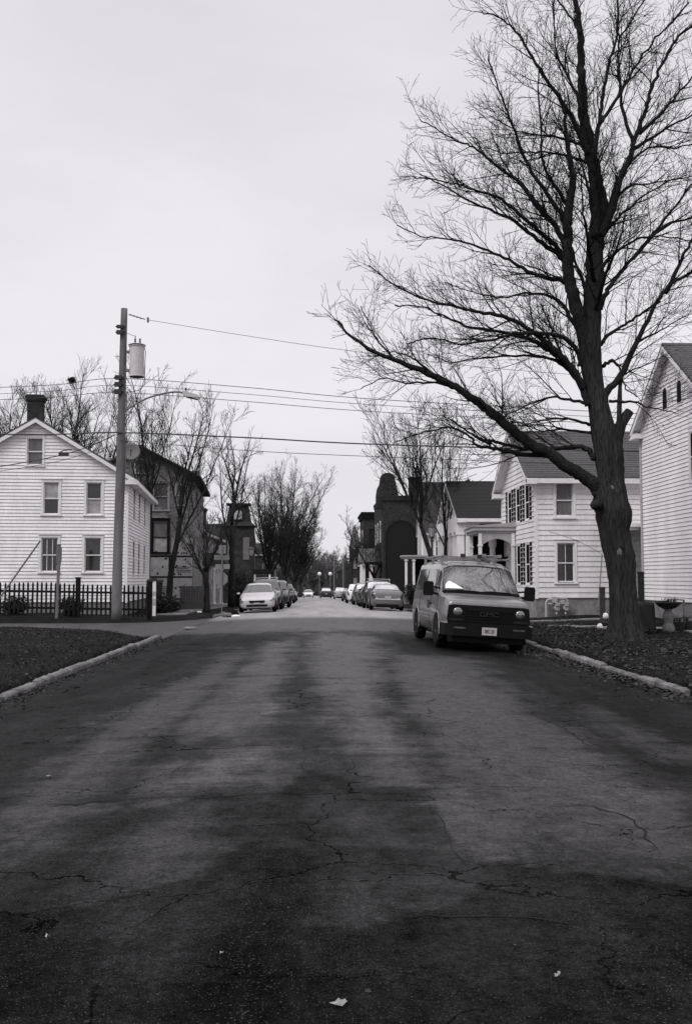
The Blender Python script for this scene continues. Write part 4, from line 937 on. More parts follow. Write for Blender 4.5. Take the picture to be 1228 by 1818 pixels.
# ------------------------------------------------------------------ trees
class Tree:
    def __init__(s, seed): s.r = random.Random(seed); s.mb = MB(); s.n = 0
    def twig(s, p, d, L, r, lv, mx, P):
        rn = s.r; seg = P['seg'][min(lv, len(P['seg']) - 1)]; n = max(2, int(L / seg)); st = L / n
        pts = [p]; rad = [r]; x, y, z = p; dx, dy, dz = d; wob = P['wob']; tr = P['trop']
        for k in range(n):
            dx += rn.gauss(0, wob); dy += rn.gauss(0, wob); dz += rn.gauss(0, wob * .8) + tr
            l = math.sqrt(dx * dx + dy * dy + dz * dz); dx /= l; dy /= l; dz /= l
            x += dx * st; y += dy * st; z += dz * st; pts.append((x, y, z)); rad.append(max(P['rmin'], r * (1 - .75 * (k + 1) / n)))
        s.mb.tube(pts, rad, 5 if r > .03 else (4 if r > .014 else 3), cap=False); s.n += 1
        if lv < mx: s.spawn(pts, rad, L, lv + 1, mx, P)
    def spawn(s, pts, rad, L, lv, mx, P, t0=.15):
        rn = s.r; sp = P['space'][min(lv, len(P['space']) - 1)]; cnt = max(1, int(L * (1 - t0) / sp + rn.random())); n = len(pts) - 1
        for k in range(cnt):
            t = t0 + (1 - t0) * (k + rn.random()) / cnt; q = min(t * n, n - 1e-4); i = int(q); f = q - i
            a, b = pts[i], pts[i + 1]; p = tuple(a[m] + (b[m] - a[m]) * f for m in range(3))
            d = Vector((b[0] - a[0], b[1] - a[1], b[2] - a[2])).normalized()
            ax = Vector((rn.gauss(0, 1), rn.gauss(0, 1), rn.gauss(0, 1) + P.get('up', .35))); ax -= d * ax.dot(d)
            if ax.length < 1e-3: continue
            ax.normalize(); an = R(rn.uniform(*(P['ang1'] if lv == 1 and 'ang1' in P else P['ang']))); nd = d * math.cos(an) + ax * math.sin(an)
            cl = P['len'][min(lv, len(P['len']) - 1)] * rn.uniform(.55, 1.25) * (1.15 - .75 * t)
            if L: cl = min(cl, L * .75)
            r0 = min((rad[i] + (rad[i + 1] - rad[i]) * f) * .62, P['rad'][min(lv, len(P['rad']) - 1)] * rn.uniform(.7, 1.3))
            s.twig(p, (nd.x, nd.y, nd.z), cl, max(r0, P['rmin']), lv, mx, P)
def smooth_line(pts, n=4):
    A = [Vector(p) for p in pts]; out = []
    for i in range(len(A) - 1):
        p0, p1, p2, p3 = A[max(i - 1, 0)], A[i], A[i + 1], A[min(i + 2, len(A) - 1)]
        for k in range(n):
            t = k / n; out.append(.5 * ((2 * p1) + (p2 - p0) * t + (2 * p0 - 5 * p1 + 4 * p2 - p3) * t * t + (3 * p1 - p0 - 3 * p2 + p3) * t ** 3))
    out.append(A[-1]); return out

# the big bare tree, its limbs measured from the photograph and given their own lean in depth
TY = 25.2; PPM = FPX / TY
BT = Tree(11)
bt = thing('bare_tree', 'huge bare street tree with a thick scarred trunk beside the van', 'tree', (0, 0, 0))
base = G(1106, 1138, .16); base = P(1106, 1138, TY); bt.location = base
TR = [(1150, 1066, 1146), (1138, 1070, 1143), (1120, 1076, 1138), (1093, 1081, 1134), (1060, 1081, 1129), (1031, 1080, 1127), (1000, 1075, 1127), (985, 1072, 1126), (962, 1066, 1120), (939, 1062, 1116), (922, 1058, 1120), (908, 1056, 1120), (890, 1052, 1113), (877, 1053, 1111), (860, 1058, 1108), (846, 1060, 1106), (820, 1057, 1106), (800, 1055, 1105), (775, 1050, 1098), (754, 1047, 1090), (723, 1044, 1081), (692, 1039, 1072), (662, 1032, 1068), (631, 1028, 1066), (600, 1027, 1066), (570, 1031, 1066)]
def trunk_mesh():
    mb = MB(); n = 72; rows = []
    for k in range(len(TR) - 1):
        for q in range(4):
            t = q / 4; rows.append([TR[k][i] + (TR[k + 1][i] - TR[k][i]) * t for i in range(3)])
    rows.append(TR[-1]); rn = random.Random(4); rows2 = []
    for py, l, r_ in rows:
        a, b = P(l, py, TY), P(r_, py, TY); rows2.append(((a + b) / 2, (b.x - a.x) / 2))
    for i, (c, rr0) in enumerate(rows2):
        h = c.z
        for m in range(n):
            t = 2 * math.pi * m / n
            flare = 1 + max(0, 1 - (h - rows2[0][0].z) / .75) ** 2 * (.10 + .26 * max(0, math.cos(5 * t + 1)) ** 2)
            rid = .026 * math.sin(15 * t + 1.7 * math.sin(h * 2.1) + h * .5) + .024 * math.sin(27 * t + 2.3 * math.sin(h * 3.3 + 1)) + .02 * math.sin(3 * t + h * 2.2)
            r = rr0 * (flare + rid + rn.gauss(0, .013)) / 1.03
            mb.v.append((c.x + r * math.cos(t), c.y + r * math.sin(t) * .95, c.z))
    for i in range(len(rows2) - 1):
        for m in range(n): a, b = i * n + m, i * n + (m + 1) % n; mb.f.append((a, b, b + n, a + n))
    mb.v = [tuple(Vector(v) - base) for v in mb.v]; return mb
tm = trunk_mesh()
def knot(px, py, rx, rz, out=.06):                       # an old pruning wound swelling out of the bark
    mb = MB(); c = P(px, py, TY - .30); ico(mb, (c - base), 1, (rx, out * 1.6, rz), random.Random(int(px)), .12, 12, 8); return mb
trunk = tm.build('trunk', bark, bt, smooth=True, fix=False)
for px, py, rx, rz in ((1101, 978, .11, .17), (1085, 868, .08, .10)): knot(px, py, rx, rz, .035).build('pruning_scar', cut_m, trunk, smooth=True)
for px, py, rx, rz in ((1057, 897, .15, .12),): knot(px, py, rx, rz, .1).build('burl', bark, trunk, smooth=True)
# (points, start radius in px, end radius, lean in depth per metre sideways)
LIMBS = [
 # leader and its forks
 ([(1046, 610), (1047, 591), (1051, 534), (1055, 456), (1059, 404), (1066, 370), (1060, 330), (1050, 285), (1044, 255), (1035, 204), (1033, 164), (1031, 120), (1029, 60), (1022, 0), (1018, -60)], 19, 3, .2),
 ([(1057, 420), (1055, 365), (1050, 318), (1049, 285)], 9, 7, -.3),
 ([(1048, 290), (1056, 262), (1063, 219), (1068, 182), (1079, 120), (1090, 80), (1097, 36), (1095, -40)], 6, 2, .4),
 ([(1063, 219), (1086, 190), (1105, 157), (1130, 113), (1163, 69), (1192, 40), (1221, 5)], 4, 1.5, -.5),
 ([(1066, 420), (1083, 376), (1101, 317), (1119, 274), (1127, 244), (1145, 197), (1152, 168), (1167, 128), (1189, 88), (1203, 66), (1232, 40)], 8, 2, -.3),
 ([(1123, 256), (1105, 197), (1100, 157), (1098, 98), (1101, 66), (1123, 33), (1145, -5)], 4, 1.5, .5),
 ([(1134, 237), (1181, 193), (1214, 153), (1245, 118)], 4, 1.5, .3),
 ([(1122, 266), (1167, 237), (1228, 204), (1270, 190)], 4, 1.2, -.2),
 ([(1108, 300), (1150, 262), (1200, 262), (1250, 250)], 3, 1.2, .6),
 # the second leader on the left
 ([(1040, 625), (1031, 575), (1018, 530), (1011, 500), (1006, 455), (1007, 425), (1007, 395), (1009, 365), (1016, 328), (1015, 303), (1008, 263), (1003, 233), (1000, 190)], 13, 2, -.3),
 ([(1008, 370), (984, 328), (964, 292), (959, 219), (955, 164), (957, 110)], 4, 1.2, -.6),
 ([(1006, 395), (970, 343), (937, 295), (915, 241), (897, 190), (878, 139), (866, 100)], 5, 1.2, .3),
 ([(1042, 275), (1021, 222), (995, 179), (962, 131), (940, 95), (915, 55), (889, 33), (853, 22)], 6, 1.2, -.4),
 ([(1035, 200), (1013, 146), (988, 98), (984, 55), (983, 0)], 3.5, 1.4, .5),
 ([(1030, 60), (1013, 33), (988, 0), (970, -30)], 3, 1.4, .5),
 ([(1046, 262), (1015, 250), (970, 240), (930, 236), (900, 224), (870, 205)], 3.5, 1.0, .8),
 ([(1047, 290), (1000, 275), (950, 270), (900, 272), (860, 260)], 3, 1.0, -.9),
 # sweeping limbs to the left
 ([(1006, 440), (984, 401), (951, 365), (919, 321), (882, 296), (846, 266), (816, 252), (780, 233), (745, 212)], 6, 1.0, .3),
 ([(1004, 470), (990, 440), (962, 416), (922, 379), (882, 350), (846, 339), (816, 328), (780, 321), (745, 310)], 6, 1.0, -.5),
 ([(1020, 545), (1006, 503), (964, 492), (928, 477), (886, 453), (839, 435), (798, 425), (746, 419), (705, 400)], 6, 1.0, .5),
 ([(1008, 480), (995, 456), (954, 425), (912, 393), (870, 373), (824, 352), (772, 321), (735, 315)], 6, 1.0, -.2),
 ([(1006, 440), (985, 399), (948, 357), (912, 316), (890, 280), (872, 235)], 5, 1.0, .6),
 ([(1036, 690), (1021, 664), (995, 632), (954, 596), (902, 565), (850, 554), (808, 544), (746, 528), (694, 502), (655, 470)], 8, 1.0, -.4),
 ([(1045, 720), (1031, 684), (1000, 640), (960, 612), (933, 600), (881, 588), (824, 578), (787, 560), (746, 544), (700, 543)], 8, 1.0, .2),
 ([(1030, 650), (1024, 622), (990, 596), (922, 591), (881, 601), (819, 612), (770, 600), (722, 610)], 6, 1.0, -.7),
 ([(1025, 672), (1000, 650), (964, 634), (902, 632), (839, 638), (798, 643), (760, 628)], 4.5, .8, .8),
 ([(1046, 716), (1010, 711), (974, 705), (933, 721), (891, 741), (868, 760)], 3.5, .8, .4),
 ([(1034, 600), (1010, 560), (985, 530), (940, 520), (890, 527), (840, 520), (790, 500)], 5, .8, 1.0),
 ([(1046, 755), (1005, 742), (960, 747), (920, 757), (880, 745)], 3, .8, -.8),
 ([(1048, 768), (1000, 762), (965, 765), (940, 757), (905, 748)], 3, .8, .9),
 # the low heavy limb
 ([(1062, 880), (1057, 865), (1032, 843), (1005, 828), (977, 806), (943, 791), (909, 763), (875, 736), (852, 716), (839, 708), (808, 687), (778, 672), (746, 658), (699, 638), (663, 624), (621, 596), (598, 568)], 13, 1.2, -.25),
 ([(808, 687), (770, 680), (720, 679), (680, 672), (640, 690)], 3, .8, .4),
 ([(778, 672), (740, 640), (715, 628), (680, 625)], 3, .8, -.5),
 ([(699, 638), (668, 600), (655, 575), (640, 545)], 2.2, .8, .4),
 ([(1052, 815), (1045, 800), (1026, 793), (983, 797), (952, 798), (920, 795), (891, 788), (866, 780)], 6, 3, .3),
 ([(968, 809), (928, 807), (899, 801), (869, 795), (845, 791), (838, 780), (825, 768), (800, 760), (770, 763), (735, 772), (700, 785)], 5, 1.0, -.1),
 ([(871, 788), (843, 775), (819, 758), (795, 742)], 4, 1.0, .3),
 # right side
 ([(1070, 715), (1075, 697), (1099, 669), (1130, 606), (1161, 544), (1187, 508), (1228, 482), (1270, 460)], 9, 2, -.3),
 ([(1180, 520), (1208, 461), (1228, 425), (1262, 380)], 5, 1.5, .3),
 ([(1066, 612), (1078, 595), (1109, 575), (1140, 555), (1172, 534)], 4.5, 2, .5),
 ([(1064, 548), (1075, 520), (1094, 492), (1135, 445), (1177, 393), (1228, 326), (1260, 290)], 6, 1.5, -.4),
 ([(1135, 445), (1180, 400), (1230, 385), (1275, 360)], 4, 1.2, .6),
 ([(1064, 480), (1090, 450), (1130, 425), (1180, 420), (1230, 430)], 4, 1.0, -.8),
 ([(1062, 430), (1085, 400), (1120, 365), (1170, 330), (1220, 310)], 4, 1.0, .7),
 ([(1080, 380), (1110, 335), (1160, 325), (1228, 312)], 3, 1.0, -.6),
 ([(1070, 650), (1085, 641), (1097, 650), (1102, 662), (1110, 690), (1132, 705)], 4, 1.0, -.6),
 ([(1080, 712), (1125, 714), (1146, 722), (1171, 727), (1203, 735)], 3, .8, -.9),
 ([(1130, 608), (1165, 590), (1190, 575), (1215, 560)], 2.5, .8, .5),
 # limbs reaching towards and away from the street front
 ([(1050, 590), (1040, 520), (1020, 460), (1005, 400), (985, 350)], 6, 1.0, 2.2), ([(1056, 560), (1070, 500), (1095, 440), (1110, 380)], 6, 1.0, -2.6), ([(1054, 500), (1045, 440), (1035, 380), (1030, 310)], 5, 1.0, -3.0),
 ([(1058, 460), (1070, 400), (1085, 340), (1110, 280)], 5, 1.0, 2.8), ([(1045, 690), (1010, 660), (985, 600), (960, 540)], 6, 1.0, 1.8), ([(1052, 380), (1040, 320), (1025, 270), (1010, 220)], 4, 1.0, 2.6),
]
PB = dict(seg=[.3, .24, .18, .14], wob=.11, trop=.014, rmin=.0043, space=[.3, .25, .165, .19], ang=(24, 54), ang1=(18, 44), len=[2, 1.75, .95, .46], rad=[.05, .0175, .0085, .0054], up=.3)
limbs = MB(); twigs = MB(); BT.mb = twigs
for pts, r0, r1, lean in LIMBS:
    x0 = P(pts[0][0], pts[0][1], TY).x; q = []
    tot = 0
    for i, (a, b) in enumerate(pts):
        if i: tot += math.hypot(a - pts[i - 1][0], b - pts[i - 1][1]) / PPM
        q.append(P(a, b, TY + lean * .42 * tot))
    q = [p - base for p in smooth_line(q, 5)]; n = len(q)
    rr_ = [(r0 * (((1 - k / (n - 1)) ** .85) if r0 > 9 else (.55 * (1 - k / (n - 1)) ** 2.2 + .45 * (1 - k / (n - 1)))) + r1 * (k / (n - 1))) / PPM * random.Random(k + int(r0 * 9)).uniform(.94, 1.06) for k in range(n)]
    q = [p + Vector((BT.r.gauss(0, .012), BT.r.gauss(0, .02), BT.r.gauss(0, .012))) if 0 < i else p for i, p in enumerate(q)]
    limbs.tube(q, rr_, 10 if r0 > 7 else 7, cap=True)
    L = sum((q[k + 1] - q[k]).length for k in range(n - 1))
    BT.spawn([tuple(p) for p in q], rr_, L, 1, 3, PB, t0=.10 if r0 < 12 else .3)
limbs.build('limb_frame', limb_m, trunk, smooth=True, fix=False); crown_ = twigs.build('crown', twig_m, bt, smooth=True, fix=False)
st_ = MB()                                               # sawn stub and thin broken stub on the right of the fork
st_.tube([tuple(P(a, b, TY + .05) - base) for a, b in ((1090, 800), (1094, 775), (1102, 752), (1111, 738), (1117, 730))], [.2, .17, .14, .125, .115], 12)
st_.tube([tuple(P(a, b, TY - .05) - base) for a, b in ((1097, 765), (1098, 740), (1099, 712), (1100, 680), (1101, 664))], [.07, .06, .065, .045, .035], 8)
st_.build('sawn_stub', bark, trunk)
print('big tree branches', BT.n, len(limbs.f))

# street and garden trees further off: grown, each with its own seed
def bare_tree(name, label, px, py, Y, h, spread, seed, lean=(0, 0), fork=.35, r=.17, stems=4, dens=1.0, group=None, m=twig_f, vase=.5, rmin=.008, far=False):
    p0 = P(px, py, Y); z0 = ground_z(p0.x, p0.y) - .05; root = thing(name, label, 'tree', (p0.x, p0.y, z0), 0, group)
    T = Tree(seed); rn = T.r; fz = h * fork; tip = Vector((lean[0] * fz, lean[1] * fz, fz))
    tp = [Vector((0, 0, 0)).lerp(tip, k / 6) + Vector((rn.gauss(0, .03), rn.gauss(0, .03), 0)) * (k > 0) for k in range(7)]
    t = MB(); rad = [r * (1.35 if k == 0 else 1.0 - .06 * k) for k in range(7)]; t.tube(tp, rad, 10)
    lm = MB(); T.mb = lm
    PP = dict(seg=[.5, .4, .3, .25], wob=.055, trop=.035, rmin=rmin, space=[.5, .40 / dens, .26 / dens, .22 / dens], ang=(20, 46), len=[h * .3, spread * .85, spread * .42, spread * .2], rad=[r * .5, r * .15, r * .065, rmin * 1.05], up=.5)
    az0 = rn.random() * 6.28
    for k in range(stems):
        az = az0 + 2 * math.pi * k / stems + rn.uniform(-.4, .4); out = vase * rn.uniform(.35, 1.1) if stems > 1 else .1
        p = tp[rn.choice((4, 5, 6, 6))] if k else tp[6]; d = Vector((math.cos(az) * out + lean[0], math.sin(az) * out + lean[1], 1)).normalized()
        pts = [p]; L = (h - p.z) * rn.uniform(.8, 1.0) / max(.55, d.z) * (.92 if k else 1); n = 9
        for q in range(n):
            d = (d + Vector((rn.gauss(0, .065), rn.gauss(0, .065), .05))).normalized(); pts.append(pts[-1] + d * L / n)
        r0 = rad[5] * (.7 if k == 0 else rn.uniform(.42, .62)); rd = [max(rmin * 1.4, r0 * (1 - .88 * q / n)) for q in range(n + 1)]
        t.tube(pts, rd, 7); T.spawn([tuple(v) for v in pts], rd, L, 1, 2 if far else 3, PP, t0=.12)
    t.build('trunk', bark if not far else m, root, smooth=True, fix=False); lm.build('crown', m, root, fix=False); return root
GT = 'bare street trees'
bare_tree('street_tree', 'tall bare tree with a forked trunk left of the silver sedan', 412, 1070, 69, 13.2, 2.4, 21, (-.01, 0), .42, .24, 5, .95, GT, twig_f, .24)
bare_tree('leaning_tree', 'dark tree leaning right in front of the brick house', 293, 1062, 58.5, 12.6, 2.6, 22, (.16, 0), .42, .20, 5, 1.05, None, twig_f, .36)
bare_tree('garden_tree', 'bare tree rising from behind the white corner house beside the brick gable', 262, 1050, 59.0, 14.2, 2.8, 23, (.0, .02), .46, .2, 6, 1.0, None, twig_f, .38)
bare_tree('small_street_tree', 'small spreading bare tree before the white porch columns', 366, 1085, 50.0, 5.2, 1.5, 24, (.0, 0), .38, .17, 5, 1.5, GT, twig_f, .8)
bare_tree('garden_tree', 'tall bare tree behind the chimney with a nest in its twigs', 107, 1050, 72, 16.3, 3.2, 25, (0, 0), .45, .26, 7, 1.15, None, twig_f, .5)
bare_tree('garden_tree', 'bare tree behind the right slope of the white corner house', 184, 1050, 70, 15.6, 2.4, 26, (-.01, 0), .5, .2, 5, 1.1, None, twig_f, .28)
bare_tree('garden_tree', 'bare tree at the left picture edge behind the white corner house', 6, 1050, 74, 16.8, 3.0, 27, (0, 0), .45, .26, 6, 1.2, None, twig_f, .4)
GD = 'dense trees down the left kerb'
bare_tree('dense_tree', 'nearest of the dense fan shaped trees on the left kerb', 478, 1045, 118, 16.5, 3.4, 31, (.02, 0), .20, .36, 11, .78, GD, twig_f, .55, .010)
bare_tree('dense_tree', 'broadest dense fan shaped tree leaning over the street', 503, 1045, 138, 18.6, 4.0, 32, (.05, 0), .18, .40, 12, .78, GD, twig_f, .62, .011)
bare_tree('dense_tree', 'lower dense tree behind the broad fan shaped one', 524, 1050, 172, 14.5, 4.4, 33, (.03, 0), .20, .34, 10, .75, GD, twig_f, .72, .017)
bare_tree('dense_tree', 'farthest dense tree on the left kerb above the oncoming white car', 533, 1052, 215, 13.5, 5.0, 34, (.03, 0), .25, .34, 8, .55, GD, twig_f, .8, .02)
bare_tree('leaning_tree', 'bare tree leaning left over the street behind the van roof', 796, 1062, 57, 11.4, 3.2, 41, (-.33, 0), .42, .19, 6, .9, GT, twig_m, .75)
bare_tree('street_tree', 'slim upright bare tree right of the leaning one behind the van', 791, 1062, 60, 11.8, 2.8, 42, (.0, 0), .36, .15, 5, .9, GT, twig_m, .5)
bare_tree('street_tree', 'small bare tree before the dark brick villa', 668, 1062, 104, 8.6, 2.8, 43, (-.05, 0), .30, .20, 5, .8, GT, twig_f, .7, .012)
bare_tree('street_tree', 'thin bare tree beyond the brick villa on the right kerb', 645, 1060, 136, 10, 3.0, 44, (-.06, 0), .30, .20, 5, .7, GT, twig_f, .6, .016)
far_m = mat('hazed_twig_bark', .12, .95, .1)  # bark paled to imitate haze at the street end
for i, (px, h, sp) in enumerate(((470, 13, 6), (497, 14.5, 6), (520, 13.5, 6), (540, 15, 6), (557, 13, 6), (572, 15.5, 6), (588, 12, 6), (602, 14, 6), (618, 12, 6))):
    pl_ = ('first',  'second', 'third', 'fourth', 'fifth', 'sixth', 'seventh', 'eighth', 'ninth')[i]
    bare_tree('distant_tree', pl_ + ' grey tree from the left closing the far street end', px, 1055, 372 + 9 * (i % 3), h, sp, 60 + i, (0, 0), .18, .6, 9, .62, 'trees closing the end of the street', far_m, .9, .05, True)
# conifer tip behind the temple fronted house
cf = thing('conifer', 'top of a dark conifer above the temple fronted house roof', 'tree', (P(833, 1000, 92).x, 92, -.6)); rn = random.Random(9)
t = MB(); t.tube([(0, 0, 0), (0, 0, 11.3)], [.25, .04], 8); t.build('trunk', bark, cf); t = MB()
for k in range(260):
    z = rn.uniform(3, 11.2); a = rn.random() * 6.28; L = (11.6 - z) * .27 * rn.uniform(.6, 1.1) + .25
    for q in range(7):
        u = q / 7 * L; c = Vector((math.cos(a) * u, math.sin(a) * u, z - .05 * u + rn.gauss(0, .05) + .12 * u * u / max(L, .1))); s_ = .16
        t.quad(*[c + Vector((rn.gauss(0, s_), rn.gauss(0, s_), rn.gauss(0, s_))) for _ in range(3)])
t.build('crown', mat('conifer_needle', .025, .9), cf, fix=False)
# nest
nest = MB(); rn = random.Random(2); c = P(128, 675, 71)
for k in range(160):
    d = Vector((rn.gauss(0, 1), rn.gauss(0, 1), rn.gauss(0, .8))).normalized() * rn.uniform(.08, .24); e = Vector((rn.gauss(0, 1), rn.gauss(0, 1), rn.gauss(0, .6))).normalized() * .16
    nest.tube([tuple(c + d - e), tuple(c + d + e)], .016, 3)
tag(nest.build('squirrel_nest', twig_m, fix=False), 'dark ball of twigs high in the tree behind the chimney', 'nest')

# ------------------------------------------------------------------ utility pole, wires, fence
pb = G(207, 1093, .12); PY = 40.6; pb = P(207, 1091, PY); pb.z = zg(pb.x, PY) - .05
up = thing('utility_pole', 'tall wooden utility pole with transformer and street lamp arm behind the picket fence', 'utility pole', pb)
top = P(221, 548, PY) - pb; O0 = Vector((0, 0, 0))
mb = MB(); rn = random.Random(1); pts = [O0.lerp(top, k / 24) for k in range(25)]
mb.tube(pts, [.205 - .075 * k / 24 for k in range(25)], 14, jit=lambda j, t: 1 + .02 * math.sin(5 * t + j * .4)); mb.build('shaft', pole_m, up, smooth=True)
def pp(px, py, dy=0): return P(px, py, PY + dy) - pb
tr_ = MB(); c0 = pp(243, 669); c1 = pp(244, 614); h = (c1 - c0).length
tr_.lathe([(.27, .02), (.30, 0), (.30, .04), (.285, .05), (.295, h - .06), (.32, h - .05), (.33, h), (.25, h + .07), (.05, h + .09)], 20, (c0.x, c0.y, c0.z)); tf = tr_.build('transformer', galv, up, smooth=False)
m = MB(); m.lathe([(.27, -.012), (.30, -.012), (.30, 0), (.27, 0)], 20, (c0.x, c0.y, c0.z)); m.lathe([(.29, h + .001), (.345, h + .002), (.345, h + .03), (.29, h + .05)], 20, (c0.x, c0.y, c0.z)); m.build('transformer_rim', dmetal, tf)
for dx, dz in ((-.07, .34), (.12, .22)): m = MB(); m.lathe([(.03, 0), (.05, .05), (.03, .07), (.05, .12), (.03, .14), (.045, .19), (.02, .24), (.02, dz)], 8, (c0.x + dx, c0.y - .05, c0.z + h + .06)); m.build('bushing', mmetal, tf)
for t in (.2, .8): m = MB(); q = c0.lerp(c1, t); m.box(-.05 + q.x - .45, q.x - .2, q.y - .06, q.y + .06, q.z - .05, q.z + .05); m.build('bracket', mmetal, tf)
m = MB(); m.tube([tuple(c0 + Vector(v)) for v in ((.30, -.05, h - .1), (.36, -.06, h - .25), (.31, -.06, .2), (.33, -.02, -.3), (.1, 0, -.55), (-.35, 0, -.62))], .014, 5); m.tube([tuple(c0 + Vector(v)) for v in ((-.07, -.05, h + .38), (-.25, 0, h + .45), (-.5, 0, h + .55))], .010, 5); m.build('drop_lead', dmetal, tf)
for py, s_ in ((582, .10), (592, .13), (672, .14), (684, .15), (697, .16)):
    m = MB(); c = pp(217 - (py - 582) * .035, py); m.box(c.x - .17, c.x + .10, c.y - .27, c.y - .12, c.z - s_ * .6, c.z + s_ * .6); m.tube([tuple(c + Vector((-.22, -.2, 0))), tuple(c + Vector((.2, -.2, 0)))], .03, 6); m.build('wire_clamp', dmetal, up)
m = MB(); m.tube([pp(225, 700), pp(224, 790), pp(214, 1060)], .022, 6); m.build('conduit', mmetal, up)
m = MB(); m.tube([tuple(v) for v in smooth_line([pp(221, 730), pp(245, 715), pp(270, 704), pp(300, 697), pp(318, 696), pp(328, 698)], 5)], .038, 8); m.tube([pp(221, 745), pp(240, 719)], .02, 6); m.build('lamp_arm', mmetal, up)
m = MB(); a, b = pp(325, 697), pp(352, 705); m.prism([(-.0, -.09), (.12, -.14), (.62, -.12), (.68, -.02), (.62, .05), (.1, .06), (0, .04)], -.13, .13, lambda x, z, q: (a.x + x, a.y + q, a.z + z - .25 * x)); lh = m.build('lamp_head', galv, up)
m = MB(); m.prism([(.14, -.165), (.58, -.15), (.58, -.118), (.14, -.137)], -.10, .10, lambda x, z, q: (a.x + x, a.y + q, a.z + z - .25 * x)); m.build('lamp_lens', dmetal, lh)
m = MB(); q = pp(330, 693); m.lathe([(.04, 0), (.04, .1)], 8, (q.x, q.y, q.z)); m.build('photocell', dmetal, lh)
m = MB(); m.tube([pp(229, 558, 0), pp(258, 567, 0)], .022, 6); q = pp(263, 568); m.box(q.x - .04, q.x + .04, q.y - .04, q.y + .04, q.z - .1, q.z + .1)
for k in range(4): q = pp(232 + 6 * k, 559 + 2 * k); m.lathe([(.02, -.03), (.05, 0), (.02, .03)], 8, tuple(q))
m.build('insulator', mmetal, up)
def wire(label, pts, r, name='overhead_wire', m_=dmetal, group='wires crossing the street'):
    mb = MB(); q = [P(a, b, y) for a, b, y in pts]; mb.tube([tuple(v) for v in smooth_line(q, 8)], r, 6); return tag(mb.build(name, m_, smooth=True), label, 'wire', group)
wire('thin topmost wire leaving the insulator at the pole top', [(263, 568, PY), (430, 595, 40), (600, 620, 39.5), (900, 656, 38.5), (1400, 690, 37)], .009)
wire('upper of the three close wires below the transformer', [(-60, 690, PY + 1), (100, 683, PY + .5), (213, 672, PY - .2), (440, 688, 40), (700, 711, 39.5), (1400, 748, 37)], .013)
wire('middle of the three close wires below the transformer', [(-60, 702, PY + 1), (100, 694, PY + .5), (213, 684, PY - .2), (440, 700, 40), (700, 721, 39.5), (1400, 757, 37)], .010)
wire('lower of the three close wires below the transformer', [(-60, 712, PY + 1), (100, 705, PY + .5), (213, 697, PY - .2), (440, 713, 40), (700, 733, 39.5), (1400, 768, 37)], .012)
wire('thick cable crossing the sky below the lamp arm', [(-60, 771, PY + 1), (100, 771, PY + .5), (213, 768, PY - .2), (440, 777, 40), (700, 790, 39.5), (1400, 808, 37)], .026)
wire('thin lowest wire crossing below the thick cable', [(213, 782, PY - .2), (440, 800, 40), (700, 812, 39.5), (1400, 838, 37)], .012)
wire('upper service cable from the pole to the corner house', [(205, 772, PY), (160, 792, PY - .3), (117, 806, PY - .5), (50, 820, PY - .5), (-60, 838, PY)], .018, 'service_cable', group='cables to the corner house')
wire('lower service cable sagging across the white house front', [(208, 790, PY), (170, 800, PY - .3), (100, 820, PY - .5), (30, 832, PY - .5), (-60, 845, PY)], .010, 'service_cable', group='cables to the corner house')
mb = MB(); c = P(115, 806, PY - .55); mb.box(c.x - .22, c.x + .16, c.y - .07, c.y + .07, c.z - .08, c.z + .05); mb.tube([tuple(c + Vector((-.2, 0, .05))), tuple(c + Vector((-.05, 0, .14))), tuple(c + Vector((.3, 0, .18)))], .02, 6)
tag(mb.build('splice_box', dmetal), 'black splice box hanging on the service cable before the white gable', 'splice box')
gy = MB(); a, b = P(14, 1042, PY + .2), P(72, 960, PY + .2); gy.tube([tuple(a + (a - b) * .3), tuple(b)], .035, 8); tag(gy.build('guy_guard', mmetal), 'slanting grey guard tube of a guy wire at the left behind the fence', 'guy wire')

fl = G(266, 1103, .16); FY0 = 41.2
fx0, fx1 = P(-150, 1090, 41.6).x, P(268, 1100, FY0).x
pf = thing('picket_fence', 'dark wooden picket fence in front of the white corner house', 'fence', (fx0, 41.6, 0)); FL = fx1 - fx0
def fy(x): return (FY0 - 41.6) * x / FL
def fz(x): return zg(fx0 + x, 41.6 + fy(x))
for zz in (.42, 1.08): mb = MB(); mb.bar((0, fy(0) + .05, fz(0) + zz), (FL, fy(FL) + .05, fz(FL) + zz), .05, .09); mb.build('rail', wood_d, pf)
rn = random.Random(6); npk = int(FL / .185)
for k in range(npk):
    x = .1 + k * .185; mb = MB(); w_ = .038; t_ = rn.gauss(0, .010); z0 = fz(x) + .07; z1 = fz(x) + 1.36 + rn.gauss(0, .012)
    mb.prism([(-w_, z0), (w_, z0), (w_ + t_, z1 - .09), (t_, z1), (-w_ + t_, z1 - .09)], -.012, .012, lambda a, b, q: (x + a, fy(x) + q, b)); mb.build('picket', wood_d, pf)
for px, hh in ((138, 1.58), (267, 1.5), (-20, 1.5)):
    x = P(px, 1060, 41.4).x - fx0; mb = MB(); z0 = fz(x)
    mb.box(x - .085, x + .085, fy(x) + .075, fy(x) + .24, z0 - .1, z0 + hh); mb.box(x - .105, x + .105, fy(x) + .055, fy(x) + .26, z0 + hh, z0 + hh + .04); mb.build('post', wood_d, pf)
gp = P(102, 1096, 40.5); z0 = zg(gp.x, gp.y)
mb = MB(); mb.bar((gp.x - .03, gp.y, z0 - .1), (gp.x + .02, gp.y, z0 + 2.1), .10, .08); mb.prism([(-.05, 2.05), (.05, 2.05), (.11, 2.25), (.11, 2.75), (.05, 2.92), (-.05, 2.92), (-.10, 2.75), (-.10, 2.25)], -.03, .03, lambda a, b, q: (gp.x + .02 + a, gp.y + q, z0 + b))
